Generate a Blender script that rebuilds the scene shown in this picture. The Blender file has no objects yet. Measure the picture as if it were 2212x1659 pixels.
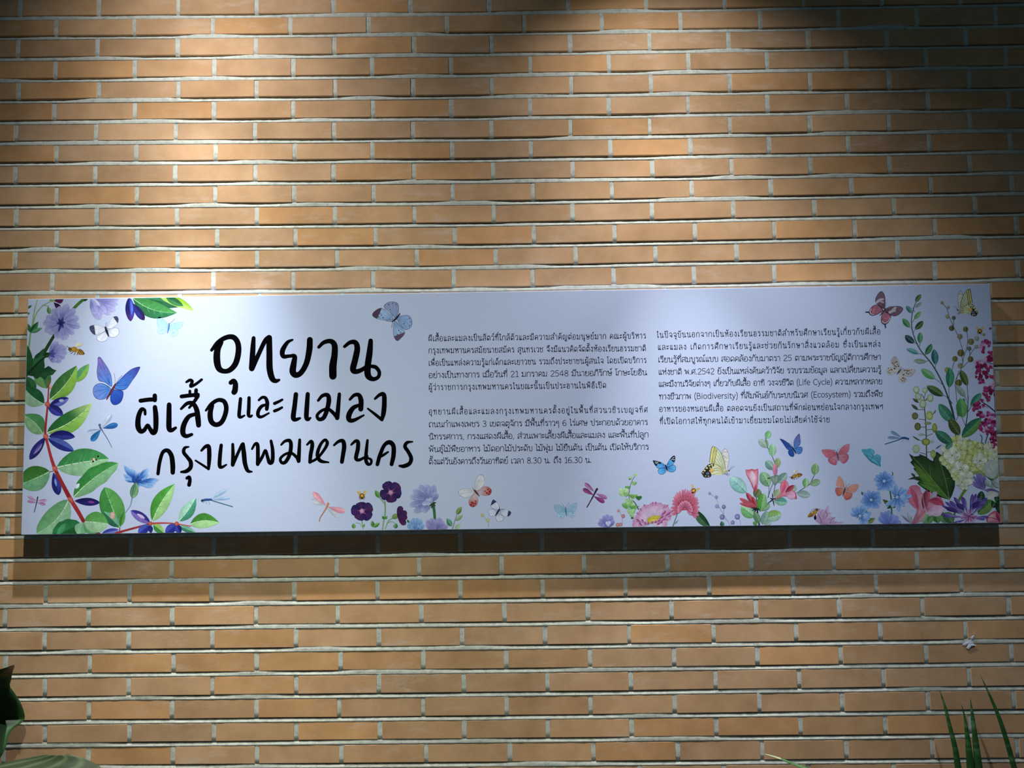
import bpy, bmesh, math, random
import numpy as np
from mathutils import Vector, Matrix
random.seed(7)
scn = bpy.context.scene
COL = scn.collection

# ------------------------------------------------------------------ camera
FPX, PX, PY = 1661.0, 1106.0, 829.5
YAW, PITCH, ROLL = 0.00157726, 0.0785697, -0.01790919
CAM = Vector((0.0, -1.976, 1.45))
_f = Vector((math.sin(YAW) * math.cos(PITCH), math.cos(YAW) * math.cos(PITCH), math.sin(PITCH)))
_r0 = Vector((math.cos(YAW), -math.sin(YAW), 0))
_u0 = _r0.cross(_f)
CR = math.cos(ROLL) * _r0 + math.sin(ROLL) * _u0
CU = -math.sin(ROLL) * _r0 + math.cos(ROLL) * _u0
CF = _f
cd = bpy.data.cameras.new('camera')
cam = bpy.data.objects.new('camera', cd)
COL.objects.link(cam)
cam.matrix_world = Matrix(((CR.x, CU.x, -CF.x, CAM.x), (CR.y, CU.y, -CF.y, CAM.y), (CR.z, CU.z, -CF.z, CAM.z), (0, 0, 0, 1)))
cd.sensor_fit = 'HORIZONTAL'
cd.sensor_width = 36.0
cd.lens = 36.0 * FPX / 2212.0
cd.clip_start = 0.05
scn.camera = cam

def at(px, py, Y):
    """world point at depth Y seen at photograph pixel px, py (used to measure real positions)"""
    d = CF + CR * ((px - PX) / FPX) - CU * ((py - PY) / FPX)
    return CAM + d * ((Y - CAM.y) / d.y)

# ------------------------------------------------------------------ exposure, world, lamps
vs = scn.view_settings
vs.view_transform = 'Standard'
vs.look = 'None'
vs.gamma = 1.0
vs.use_curve_mapping = False
vs.exposure = 0.0
w = bpy.data.worlds.new('world')
scn.world = w
w.use_nodes = True
bg = w.node_tree.nodes['Background']
bg.inputs[0].default_value = (0.45, 0.80, 1.0, 1)
bg.inputs[1].default_value = 0.045

def spot(name, loc, target, power, angle, blend, color, radius=0.02):
    l = bpy.data.lights.new(name, 'SPOT')
    l.energy = power
    l.spot_size = math.radians(angle)
    l.spot_blend = blend
    l.color = color
    l.shadow_soft_size = radius
    o = bpy.data.objects.new(name, l)
    COL.objects.link(o)
    o.location = loc
    d = Vector(target) - Vector(loc)
    o.rotation_euler = d.to_track_quat('-Z', 'Y').to_euler()
    return o

LW = (1.0, 0.985, 0.955)
L1, L2 = (-0.80, -0.45, 2.80), (0.36, -0.45, 2.76)
# each downlight has a hot centre beam inside a wide soft spill
spot('ceiling_downlight_lamp', L1, (-0.86, 0.0, 0.20), 165, 42, 1.0, LW, 0.012)
spot('ceiling_downlight_lamp', L1, (-0.78, 0.0, 1.95), 26, 36, 1.0, LW, 0.012)
spot('ceiling_downlight_lamp', L1, (-0.65, 0.0, 1.10), 21, 110, 1.0, LW, 0.012)
spot('ceiling_downlight_lamp', L1, (-0.65, 0.0, 2.20), 12, 150, 1.0, LW, 0.012)
spot('ceiling_downlight_lamp', L2, (0.55, 0.0, 0.20), 132, 32, 1.0, LW, 0.016)
spot('ceiling_downlight_lamp', L2, (0.55, 0.0, 0.80), 17, 64, 1.0, LW, 0.016)
spot('ceiling_downlight_lamp', L2, (0.45, 0.0, 0.20), 37, 80, 1.0, LW, 0.016)
spot('ceiling_downlight_lamp', L2, (0.45, 0.0, 1.90), 17, 110, 1.0, LW, 0.016)
spot('track_lamp', (-0.50, -1.60, 3.50), (-0.82, 0.0, 0.50), 158, 58, 1.0, (0.97, 1.0, 0.84), 0.03)
spot('track_lamp', (-0.50, -1.60, 3.50), (-0.40, 0.0, 0.40), 95, 32, 1.0, (0.97, 1.0, 0.84), 0.03)
spot('track_lamp', (0.50, -1.60, 3.50), (0.70, 0.0, 0.40), 50, 40, 1.0, (0.92, 0.97, 1.0), 0.03)
spot('track_lamp', (0.50, -1.60, 3.50), (0.98, 0.0, 1.20), 62, 32, 1.0, (0.88, 0.96, 1.0), 0.03)

# ------------------------------------------------------------------ helpers
def lin(h):
    h = h.lstrip('#')
    if len(h) == 3:
        h = ''.join(c * 2 for c in h)
    o = []
    for k in (0, 2, 4):
        c = int(h[k:k + 2], 16) / 255
        o.append(c / 12.92 if c <= 0.04045 else ((c + 0.055) / 1.055) ** 2.4)
    return np.array(o)

def tag(o, label=None, cat=None, group=None, kind=None):
    for k, v in (('label', label), ('category', cat), ('group', group), ('kind', kind)):
        if v:
            o[k] = v
    return o

def empty(name, loc):
    o = bpy.data.objects.new(name, None)
    COL.objects.link(o)
    o.location = loc
    o.empty_display_size = 0.05
    return o

def mesh_obj(name, verts, faces, mats, parent=None, cols=None, midx=None, smooth=False, loc=None):
    me = bpy.data.meshes.new(name)
    me.from_pydata([tuple(v) for v in verts], [], faces)
    if cols is not None:
        a = me.color_attributes.new('Col', 'FLOAT_COLOR', 'POINT')
        a.data.foreach_set('color', np.array([(*c, 1.0) for c in cols], dtype=np.float32).ravel())
    for m in (mats if isinstance(mats, (list, tuple)) else [mats]):
        me.materials.append(m)
    if midx is not None:
        me.polygons.foreach_set('material_index', midx)
    if smooth:
        me.polygons.foreach_set('use_smooth', [True] * len(me.polygons))
    me.update()
    o = bpy.data.objects.new(name, me)
    COL.objects.link(o)
    if parent:
        o.parent = parent
        o.matrix_parent_inverse = Matrix.Translation(-parent.location)
    return o

def nodes(name):
    m = bpy.data.materials.new(name)
    m.use_nodes = True
    nt = m.node_tree
    return m, nt, nt.nodes['Principled BSDF']

def N(nt, t, **kw):
    n = nt.nodes.new(t)
    for k, v in kw.items():
        if k.startswith('i_'):
            n.inputs[int(k[2:])].default_value = v
        else:
            setattr(n, k, v)
    return n

def ramp(nt, fac, stops):
    r = N(nt, 'ShaderNodeValToRGB')
    e = r.color_ramp.elements
    while len(e) < len(stops):
        e.new(0.5)
    for q, (p, c) in zip(e, stops):
        q.position = p
        q.color = (*c, 1) if len(c) == 3 else c
    nt.links.new(fac, r.inputs[0])
    return r.outputs[0]

def mixc(nt, mode, fac, a, b):
    m = N(nt, 'ShaderNodeMix', data_type='RGBA', blend_type=mode)
    for sock, v in ((m.inputs[0], fac), (m.inputs[6], a), (m.inputs[7], b)):
        if hasattr(v, 'is_output'):
            nt.links.new(v, sock)
        elif isinstance(v, (int, float)):
            sock.default_value = v
        else:
            sock.default_value = (*v, 1)
    return m.outputs[2]

# ------------------------------------------------------------------ materials
def brick_material():
    m, nt, b = nodes('brick')
    tc = N(nt, 'ShaderNodeTexCoord')
    ca = N(nt, 'ShaderNodeVertexColor', layer_name='Col')
    n1 = N(nt, 'ShaderNodeTexNoise', i_2=9.0, i_3=4.0, i_4=0.6)
    nt.links.new(tc.outputs['Object'], n1.inputs[0])
    c = mixc(nt, 'MULTIPLY', 1.0, ca.outputs[0], ramp(nt, n1.outputs[0], [(0.3, (0.80, 0.77, 0.70)), (0.72, (1.15, 1.15, 1.18))]))
    # pale mortar smears, stretched along the courses
    mp = N(nt, 'ShaderNodeMapping')
    mp.inputs['Scale'].default_value = (9, 9, 30)
    nt.links.new(tc.outputs['Object'], mp.inputs[0])
    n2 = N(nt, 'ShaderNodeTexNoise', i_2=1.0, i_3=6.0, i_4=0.72)
    nt.links.new(mp.outputs[0], n2.inputs[0])
    n3 = N(nt, 'ShaderNodeTexNoise', i_2=2.3, i_3=2.0)
    nt.links.new(tc.outputs['Object'], n3.inputs[0])
    mul = N(nt, 'ShaderNodeMath', operation='MULTIPLY')
    nt.links.new(ramp(nt, n2.outputs[0], [(0.52, (0, 0, 0)), (0.74, (0.85, 0.85, 0.85))]), mul.inputs[0])
    nt.links.new(ramp(nt, n3.outputs[0], [(0.40, (0, 0, 0)), (0.58, (1, 1, 1))]), mul.inputs[1])
    c = mixc(nt, 'MIX', mul.outputs[0], c, (0.62, 0.50, 0.40))
    # small specks
    v = N(nt, 'ShaderNodeTexVoronoi', i_2=95.0)
    nt.links.new(tc.outputs['Object'], v.inputs[0])
    c = mixc(nt, 'MIX', ramp(nt, v.outputs['Distance'], [(0.0, (0.7, 0.7, 0.7)), (0.07, (0, 0, 0))]), c,
             mixc(nt, 'MIX', ramp(nt, v.outputs['Color'], [(0.75, (0, 0, 0)), (0.8, (1, 1, 1))]), c, (0.72, 0.60, 0.48)))
    # sparse dark flecks
    v2 = N(nt, 'ShaderNodeTexVoronoi', i_2=17.0)
    nt.links.new(tc.outputs['Object'], v2.inputs[0])
    c = mixc(nt, 'MIX', ramp(nt, v2.outputs['Distance'], [(0.0, (0.65, 0.65, 0.65)), (0.035, (0, 0, 0))]), c, (0.10, 0.06, 0.035))
    nt.links.new(c, b.inputs['Base Color'])
    b.inputs['Roughness'].default_value = 0.85
    n4 = N(nt, 'ShaderNodeTexNoise', i_2=160.0, i_3=3.0)
    nt.links.new(tc.outputs['Object'], n4.inputs[0])
    bp = N(nt, 'ShaderNodeBump')
    bp.inputs['Strength'].default_value = 0.06
    bp.inputs['Distance'].default_value = 0.002
    nt.links.new(n4.outputs[0], bp.inputs['Height'])
    nt.links.new(bp.outputs[0], b.inputs['Normal'])
    return m

def mortar_material():
    m, nt, b = nodes('mortar')
    tc = N(nt, 'ShaderNodeTexCoord')
    n1 = N(nt, 'ShaderNodeTexNoise', i_2=60.0, i_3=5.0, i_4=0.7)
    nt.links.new(tc.outputs['Object'], n1.inputs[0])
    c = ramp(nt, n1.outputs[0], [(0.32, (0.38, 0.40, 0.365)), (0.5, (0.55, 0.575, 0.52)), (0.7, (0.64, 0.655, 0.595))])
    nt.links.new(c, b.inputs['Base Color'])
    b.inputs['Roughness'].default_value = 0.95
    n4 = N(nt, 'ShaderNodeTexNoise', i_2=300.0, i_3=3.0)
    nt.links.new(tc.outputs['Object'], n4.inputs[0])
    bp = N(nt, 'ShaderNodeBump')
    bp.inputs['Strength'].default_value = 0.22
    bp.inputs['Distance'].default_value = 0.002
    nt.links.new(n4.outputs[0], bp.inputs['Height'])
    nt.links.new(bp.outputs[0], b.inputs['Normal'])
    return m

def plain(name, col, rough=0.6, spec=0.3):
    m, nt, b = nodes(name)
    b.inputs['Base Color'].default_value = (*col, 1)
    b.inputs['Roughness'].default_value = rough
    b.inputs['Specular IOR Level'].default_value = spec
    return m

def sign_surface(m, nt, b):
    """satin laminate with faint blisters"""
    tc = N(nt, 'ShaderNodeTexCoord')
    n1 = N(nt, 'ShaderNodeTexNoise', i_2=38.0, i_3=5.0, i_4=0.65)
    nt.links.new(tc.outputs['Object'], n1.inputs[0])
    bp = N(nt, 'ShaderNodeBump')
    bp.inputs['Strength'].default_value = 0.05
    bp.inputs['Distance'].default_value = 0.002
    nt.links.new(ramp(nt, n1.outputs[0], [(0.45, (0, 0, 0)), (0.75, (1, 1, 1))]), bp.inputs['Height'])
    nt.links.new(bp.outputs[0], b.inputs['Normal'])
    b.inputs['Roughness'].default_value = 0.55
    b.inputs['Specular IOR Level'].default_value = 0.25

def white_material():
    m, nt, b = nodes('white_laminate')
    b.inputs['Base Color'].default_value = (0.50, 0.585, 0.83, 1)
    sign_surface(m, nt, b)
    return m

def print_material():
    m, nt, b = nodes('printed_ink')
    tc = N(nt, 'ShaderNodeTexCoord')
    ca = N(nt, 'ShaderNodeVertexColor', layer_name='Col')
    n1 = N(nt, 'ShaderNodeTexNoise', i_2=75.0, i_3=4.0, i_4=0.65)
    nt.links.new(tc.outputs['Object'], n1.inputs[0])
    c = mixc(nt, 'MULTIPLY', 1.0, ca.outputs[0], ramp(nt, n1.outputs[0], [(0.28, (0.80, 0.82, 0.84)), (0.5, (1, 1, 1)), (0.75, (1.22, 1.2, 1.17))]))
    nt.links.new(c, b.inputs['Base Color'])
    sign_surface(m, nt, b)
    return m

M_BRICK, M_MORTAR = brick_material(), mortar_material()
M_WHITE, M_PRINT = white_material(), print_material()
M_BLACK = plain('black_ink', (0.002, 0.002, 0.003), 0.7, 0.0)
M_TEXT = plain('text_ink', (0.014, 0.020, 0.040), 0.6, 0.0)

JOINTS = [[2611.7,2603.0,2603.6],[2556.7,2546.4,2544.5],[2497.9,2488.7,2488.2],[2438.4,2430.7,2430.6],[2381.2,2372.2,2369.7],[2323.1,2312.8,2312.1],[2266.4,2255.1,2255.3],[2210.4,2199.0,2197.8],[2153.1,2141.7,2140.5],[2095.2,2083.4,2084.4],[2037.9,2025.8,2028.1],[1980.5,1967.8,1970.1],[1923.3,1911.6,1913.8],[1865.9,1854.5,1855.4],[1808.0,1805.0,1801.8],[1750.1,1746.4,1742.3],[1694.0,1690.0,1685.5],[1637.5,1632.3,1626.5],[1580.5,1576.2,1571.5],[1524.2,1517.7,1510.7],[1466.7,1460.2,1453.1],[1409.5,1404.1,1398.2],[1353.1,1347.3,1341.1],[1294.7,1288.6,1282.1],[1239.0,1232.2,1223.9],[1181.5,1175.8,1168.8],[1124.3,1117.4,1111.5],[1066.2,1058.6,1052.6],[1008.8,1000.0,994.0],[951.6,942.8,936.4],[894.3,885.5,879.4],[838.4,828.5,821.6],[780.9,772.0,764.1],[725.5,716.6,706.8],[672.9,659.3,648.0]]
VJ = {0:[(-1,-1297),(0,-1086),(1,-874),(5,-41),(6,171),(10,1014),(11,1226)],1:[(-1,-1199),(0,-990),(4,-155),(5,52),(6,261),(10,1105),(11,1316)],2:[(-1,-1299),(0,-1087),(1,-873),(5,-35),(6,175),(10,1021),(11,1233)],3:[(-1,-1198),(0,-986),(4,-145),(5,66),(9,909),(10,1123),(11,1336)],4:[(-1,-1293),(0,-1081),(1,-869),(5,-37),(6,175),(10,1020),(11,1234)],5:[(-1,-1198),(0,-984),(4,-145),(5,64),(9,906),(10,1120),(11,1335)],6:[(-1,-1297),(0,-1085),(1,-874),(5,-39),(6,170),(10,1013),(11,1228)],7:[(-1,-1189),(0,-978),(4,-144),(5,64),(9,903),(10,1117),(11,1331)],8:[(-1,-1295),(0,-1085),(1,-874),(5,-37),(6,173),(10,1009),(11,1221)],9:[(-1,-1185),(0,-975),(4,-144),(5,67),(9,905),(10,1114),(11,1327)],10:[(-1,-1289),(0,-1078),(1,-868),(5,-37),(6,170),(10,1014),(11,1227)],11:[(-1,-1182),(0,-971),(4,-140),(5,67),(9,908),(10,1118),(11,1332)],12:[(-1,-1288),(0,-1076),(1,-864),(5,-33),(6,175),(10,1017),(11,1231)],13:[(-1,-1189),(0,-978),(4,-144),(5,62),(9,901),(10,1111),(11,1327)],25:[(-1,-1184),(0,-970),(4,-135),(5,72),(9,912),(10,1125)],26:[(-1,-1286),(0,-1076),(1,-866),(5,-31),(6,177),(10,1021),(11,1236)],27:[(-1,-1183),(0,-972),(4,-136),(5,71),(9,914),(10,1129)],28:[(-1,-1284),(0,-1073),(1,-863),(4,-235),(5,-26),(6,184),(9,818),(10,1027),(11,1245)],29:[(-1,-1183),(0,-971),(4,-134),(5,75),(9,918),(10,1133)],30:[(-1,-1278),(0,-1067),(1,-858),(4,-232),(5,-23),(6,186),(9,816),(10,1030),(11,1244)],31:[(-1,-1179),(0,-969),(4,-131),(5,78),(9,920),(10,1134)],32:[(0,-1067),(1,-860),(4,-233),(5,-25),(6,185),(9,814),(10,1027),(11,1242)],33:[(-1,-1175),(0,-965),(4,-131),(5,77),(9,918),(10,1129)],34:[(0,-1065),(1,-855),(4,-227),(5,-18),(6,189),(9,818),(10,1032),(11,1242)],35:[(4,-117),(5,91),(9,933)]}
# ------------------------------------------------------------------ the brick wall (one structure: bricks and mortar are its surface)
JX = (-1.26, -0.05, 1.12)
NTOP, NBOT = 10, 12

def joint_z(j, x):
    """height of the mortar joint under course j at x (metres)"""
    if j < 0:
        z, off = JOINTS[0], -j * 57.2
    elif j > 34:
        z, off = JOINTS[34], -(j - 34) * 55.2
    else:
        z, off = JOINTS[j], 0
    if x < JX[0]:
        v = z[0] + (z[1] - z[0]) / (JX[1] - JX[0]) * (x - JX[0])
    elif x > JX[2]:
        v = z[2] + (z[2] - z[1]) / (JX[2] - JX[1]) * (x - JX[2])
    else:
        v = float(np.interp(x, JX, z))
    return (v + off) / 1000.0

def row_joints(i):
    """x of the upright joints of course i"""
    pts = VJ.get(i)
    if not pts:
        b = -1.0772 if i % 2 == 0 else -0.9740
        if i > 34 or i > 13:
            b += 0.006
        return [b + k * 0.2113 + random.uniform(-.003, .003) for k in range(-5, 15)]
    ks = [p[0] for p in pts]
    xs = [p[1] / 1000 for p in pts]
    pitch = (xs[-1] - xs[0]) / (ks[-1] - ks[0])
    out = []
    for k in range(-5, 15):
        if k < ks[0]:
            out.append(xs[0] + (k - ks[0]) * pitch + random.uniform(-.003, .003))
        elif k > ks[-1]:
            out.append(xs[-1] + (k - ks[-1]) * pitch + random.uniform(-.003, .003))
        else:
            out.append(float(np.interp(k, ks, xs)) + (0 if k in ks else random.uniform(-.002, .002)))
    return out

def smooth_noise(n, step):
    m = n // step + 3
    r = [random.random() for _ in range(m)]
    o = []
    for k in range(n):
        a, f = divmod(k / step, 1.0)
        f = f * f * (3 - 2 * f)
        o.append(r[int(a)] * (1 - f) + r[int(a) + 1] * f)
    return o

def build_wall():
    V, F, C, MI = [], [], [], []
    MH, MV = 0.0118, 0.0100          # bed joint height, upright joint width
    XL, XR = -2.05, 2.05
    HB = 0.0014                       # arris
    for i in range(-NTOP, 35 + NBOT):
        js = [x for x in row_joints(i)]
        for a, b in zip(js, js[1:]):
            x0, x1 = a + MV / 2 + random.uniform(-.0008, .0008), b - MV / 2 + random.uniform(-.0008, .0008)
            if x1 < XL or x0 > XR:
                continue
            j1, j2, j3, j4 = (random.uniform(-.0007, .0007) for _ in range(4))
            zt0, zt1 = joint_z(i - 1, x0) - MH / 2 + j1, joint_z(i - 1, x1) - MH / 2 + j2
            zb0, zb1 = joint_z(i, x0) + MH / 2 + j3, joint_z(i, x1) + MH / 2 + j4
            y = random.uniform(-.0006, .0006)
            s = len(V)
            V += [(x0 + HB, y, zb0 + HB), (x1 - HB, y, zb1 + HB), (x1 - HB, y, zt1 - HB), (x0 + HB, y, zt0 - HB)]
            V += [(x0, y + HB, zb0), (x1, y + HB, zb1), (x1, y + HB, zt1), (x0, y + HB, zt0)]
            V += [(x0, .014, zb0), (x1, .014, zb1), (x1, .014, zt1), (x0, .014, zt0)]
            F.append((s, s + 1, s + 2, s + 3))
            MI.append(0)
            for o in (0, 4):
                for k in range(4):
                    q = (k + 1) % 4
                    F.append((s + o + k, s + o + 4 + k, s + o + 4 + q, s + o + q))
                    MI.append(0)
            t = random.random()
            g = random.uniform(0.90, 1.08)
            c = np.array((.58, .345, .180)) * (1 - t) + np.array((.53, .335, .195)) * t
            if random.random() < 0.25:
                c = np.array((.60, .335, .155))
            C += [c * g] * 12
            # upright mortar at the right end of this brick
            xa, xb = x1 - .001, b + MV / 2 + .001
            nr, nc = 6, 3
            s = len(V)
            dep = random.uniform(.0001, .0010)
            for r in range(nr + 1):
                for q in range(nc + 1):
                    x = xa + (xb - xa) * q / nc
                    zb, zt = joint_z(i, x) + MH / 2 - .002, joint_z(i - 1, x) - MH / 2 + .004
                    d = dep + random.uniform(-.0004, .0004) + (.0003 if q in (0, nc) else 0)
                    d += .0045 if r == 0 else .0006 if r == 1 else 0
                    V.append((x, d, zb + (zt - zb) * (0, .06, .28, .46, .64, .82, 1)[r]))
            C += [(1, 1, 1)] * ((nr + 1) * (nc + 1))
            for r in range(nr):
                for q in range(nc):
                    p = s + r * (nc + 1) + q
                    F.append((p, p + 1, p + nc + 2, p + nc + 1))
                    MI.append(1)
    # bed joints: raked under the brick above, struck flush on the brick below
    prof = [(-0.06, .0030, 0), (0.0, -.0002, 0.1), (.28, .0010, .3), (.52, .0014, .6), (.72, .0040, 1.0), (1.12, .0075, 1.3)]
    for j in range(-NTOP - 1, 35 + NBOT):
        fine = -1 <= j <= 35
        n = 470 if fine else 60
        lo = smooth_noise(n + 1, 16 if fine else 3)
        hi = smooth_noise(n + 1, 2)
        s = len(V)
        P = len(prof)
        for k in range(n + 1):
            x = XL + (XR - XL) * k / n
            z = joint_z(j, x)
            f = min(1.4, max(0.15, (lo[k] - .05) * 1.9))
            for (v, d, a) in prof:
                dd = d * (f if a >= .5 else 1) + (hi[k] - .5) * .0007 * (a > 0)
                vv = v + (hi[(k * 7 + 3) % n] - .5) * .10 * (a >= .5)
                V.append((x, dd, z - MH / 2 + MH * vv))
        C += [(1, 1, 1)] * ((n + 1) * P)
        for k in range(n):
            for q in range(P - 1):
                p = s + k * P + q
                F.append((p, p + P, p + P + 1, p + 1))
                MI.append(1)
    # backing
    z0, z1 = joint_z(34 + NBOT, 0) - .012, joint_z(-NTOP - 1, 0)
    s = len(V)
    V += [(XL, .012, z0), (XR, .012, z0), (XR, .012, z1), (XL, .012, z1), (XL, .12, z0), (XR, .12, z0), (XR, .12, z1), (XL, .12, z1)]
    C += [(1, 1, 1)] * 8
    for q in ((0, 1, 2, 3), (5, 4, 7, 6), (4, 0, 3, 7), (1, 5, 6, 2), (3, 2, 6, 7), (4, 5, 1, 0)):
        F.append(tuple(s + t for t in q))
        MI.append(1)
    o = mesh_obj('wall_back', V, F, [M_BRICK, M_MORTAR], cols=C, midx=MI)
    o.data.polygons.foreach_set('use_smooth', [m == 1 and len(f) == 4 for m, f in zip(MI, F)])
    tag(o, 'tan brick wall in running bond with pale grey mortar joints behind the sign', 'wall', kind='structure')
    return z0

FLOOR_Z = build_wall()
fl = mesh_obj('floor', [(-2.05, .0, FLOOR_Z), (-2.05, -3.2, FLOOR_Z), (2.05, -3.2, FLOOR_Z), (2.05, .0, FLOOR_Z),
                        (-2.05, .0, FLOOR_Z - .1), (-2.05, -3.2, FLOOR_Z - .1), (2.05, -3.2, FLOOR_Z - .1), (2.05, .0, FLOOR_Z - .1)],
              [(0, 1, 2, 3), (7, 6, 5, 4), (0, 4, 5, 1), (1, 5, 6, 2), (2, 6, 7, 3), (3, 7, 4, 0)], plain('concrete', (.20, .20, .19), .9))
tag(fl, 'plain grey concrete floor along the foot of the brick wall', 'floor', kind='structure')

# ------------------------------------------------------------------ the sign
SY = -0.043                                             # front face of the board
CORN = [(-1.2245, 1.8408), (1.2259, 1.8366), (1.2134, 1.2336), (-1.2230, 1.2476)]     # top left, top right, bottom right, bottom left
PIX = [(60, 646), (2139, 613), (2163, 1130), (45, 1156)]
_A, _B = [], []
for (x, y), (u, v) in zip(PIX, CORN):
    _A += [[x, y, 1, 0, 0, 0, -u * x, -u * y], [0, 0, 0, x, y, 1, -v * x, -v * y]]
    _B += [u, v]
HM = np.append(np.linalg.solve(np.array(_A, float), np.array(_B, float)), 1).reshape(3, 3)

def on_sign(x, y):
    """measured spot in the photograph -> metres on the board (x, z)"""
    q = HM @ np.array([x, y, 1.0])
    return q[0] / q[2], q[1] / q[2]

sign = empty('sign_board', (0, 0, 1.2406))
tag(sign, 'long white sign with black Thai lettering, flowers and butterflies mounted on the brick wall', 'sign')

def build_panel():
    bm = bmesh.new()
    fr = [bm.verts.new((x, SY, z)) for x, z in CORN]
    bk = [bm.verts.new((x, -.0012, z)) for x, z in CORN]
    bm.faces.new(fr[::-1])
    bm.faces.new(bk)
    for k in range(4):
        q = (k + 1) % 4
        bm.faces.new((fr[k], fr[q], bk[q], bk[k]))
    bmesh.ops.recalc_face_normals(bm, faces=bm.faces)
    ed = [e for e in bm.edges if all(v.co.y < -.04 for v in e.verts)] + [e for e in bm.edges if abs(e.verts[0].co.y - e.verts[1].co.y) > .01]
    bmesh.ops.bevel(bm, geom=ed, offset=.0016, segments=3, affect='EDGES', profile=.5)
    me = bpy.data.meshes.new('panel')
    bm.to_mesh(me)
    bm.free()
    me.materials.append(M_WHITE)
    o = bpy.data.objects.new('panel', me)
    COL.objects.link(o)
    o.parent = sign
    o.matrix_parent_inverse = Matrix.Translation(-sign.location)
build_panel()

# ------------------------------------------------------------------ drawing on the board
def crom(P, n=6, closed=False):
    """Catmull-Rom through points (any dimension)"""
    P = [np.array(p, float) for p in P]
    if len(P) < 3 and not closed:
        return [P[0] + (P[1] - P[0]) * k / n for k in range(n + 1)] if len(P) == 2 else P
    m = len(P)
    out = []
    for i in range(m if closed else m - 1):
        if closed:
            a, b, c, d = P[i - 1], P[i], P[(i + 1) % m], P[(i + 2) % m]
        else:
            b, c = P[i], P[i + 1]
            a = P[i - 1] if i else 2 * b - c
            d = P[i + 2] if i + 2 < m else 2 * c - b
        for k in range(n):
            t = k / n
            out.append(.5 * (2 * b + (c - a) * t + (2 * a - 5 * b + 4 * c - d) * t * t + (3 * b - a - 3 * c + d) * t ** 3))
    if not closed:
        out.append(P[-1])
    return out

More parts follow.
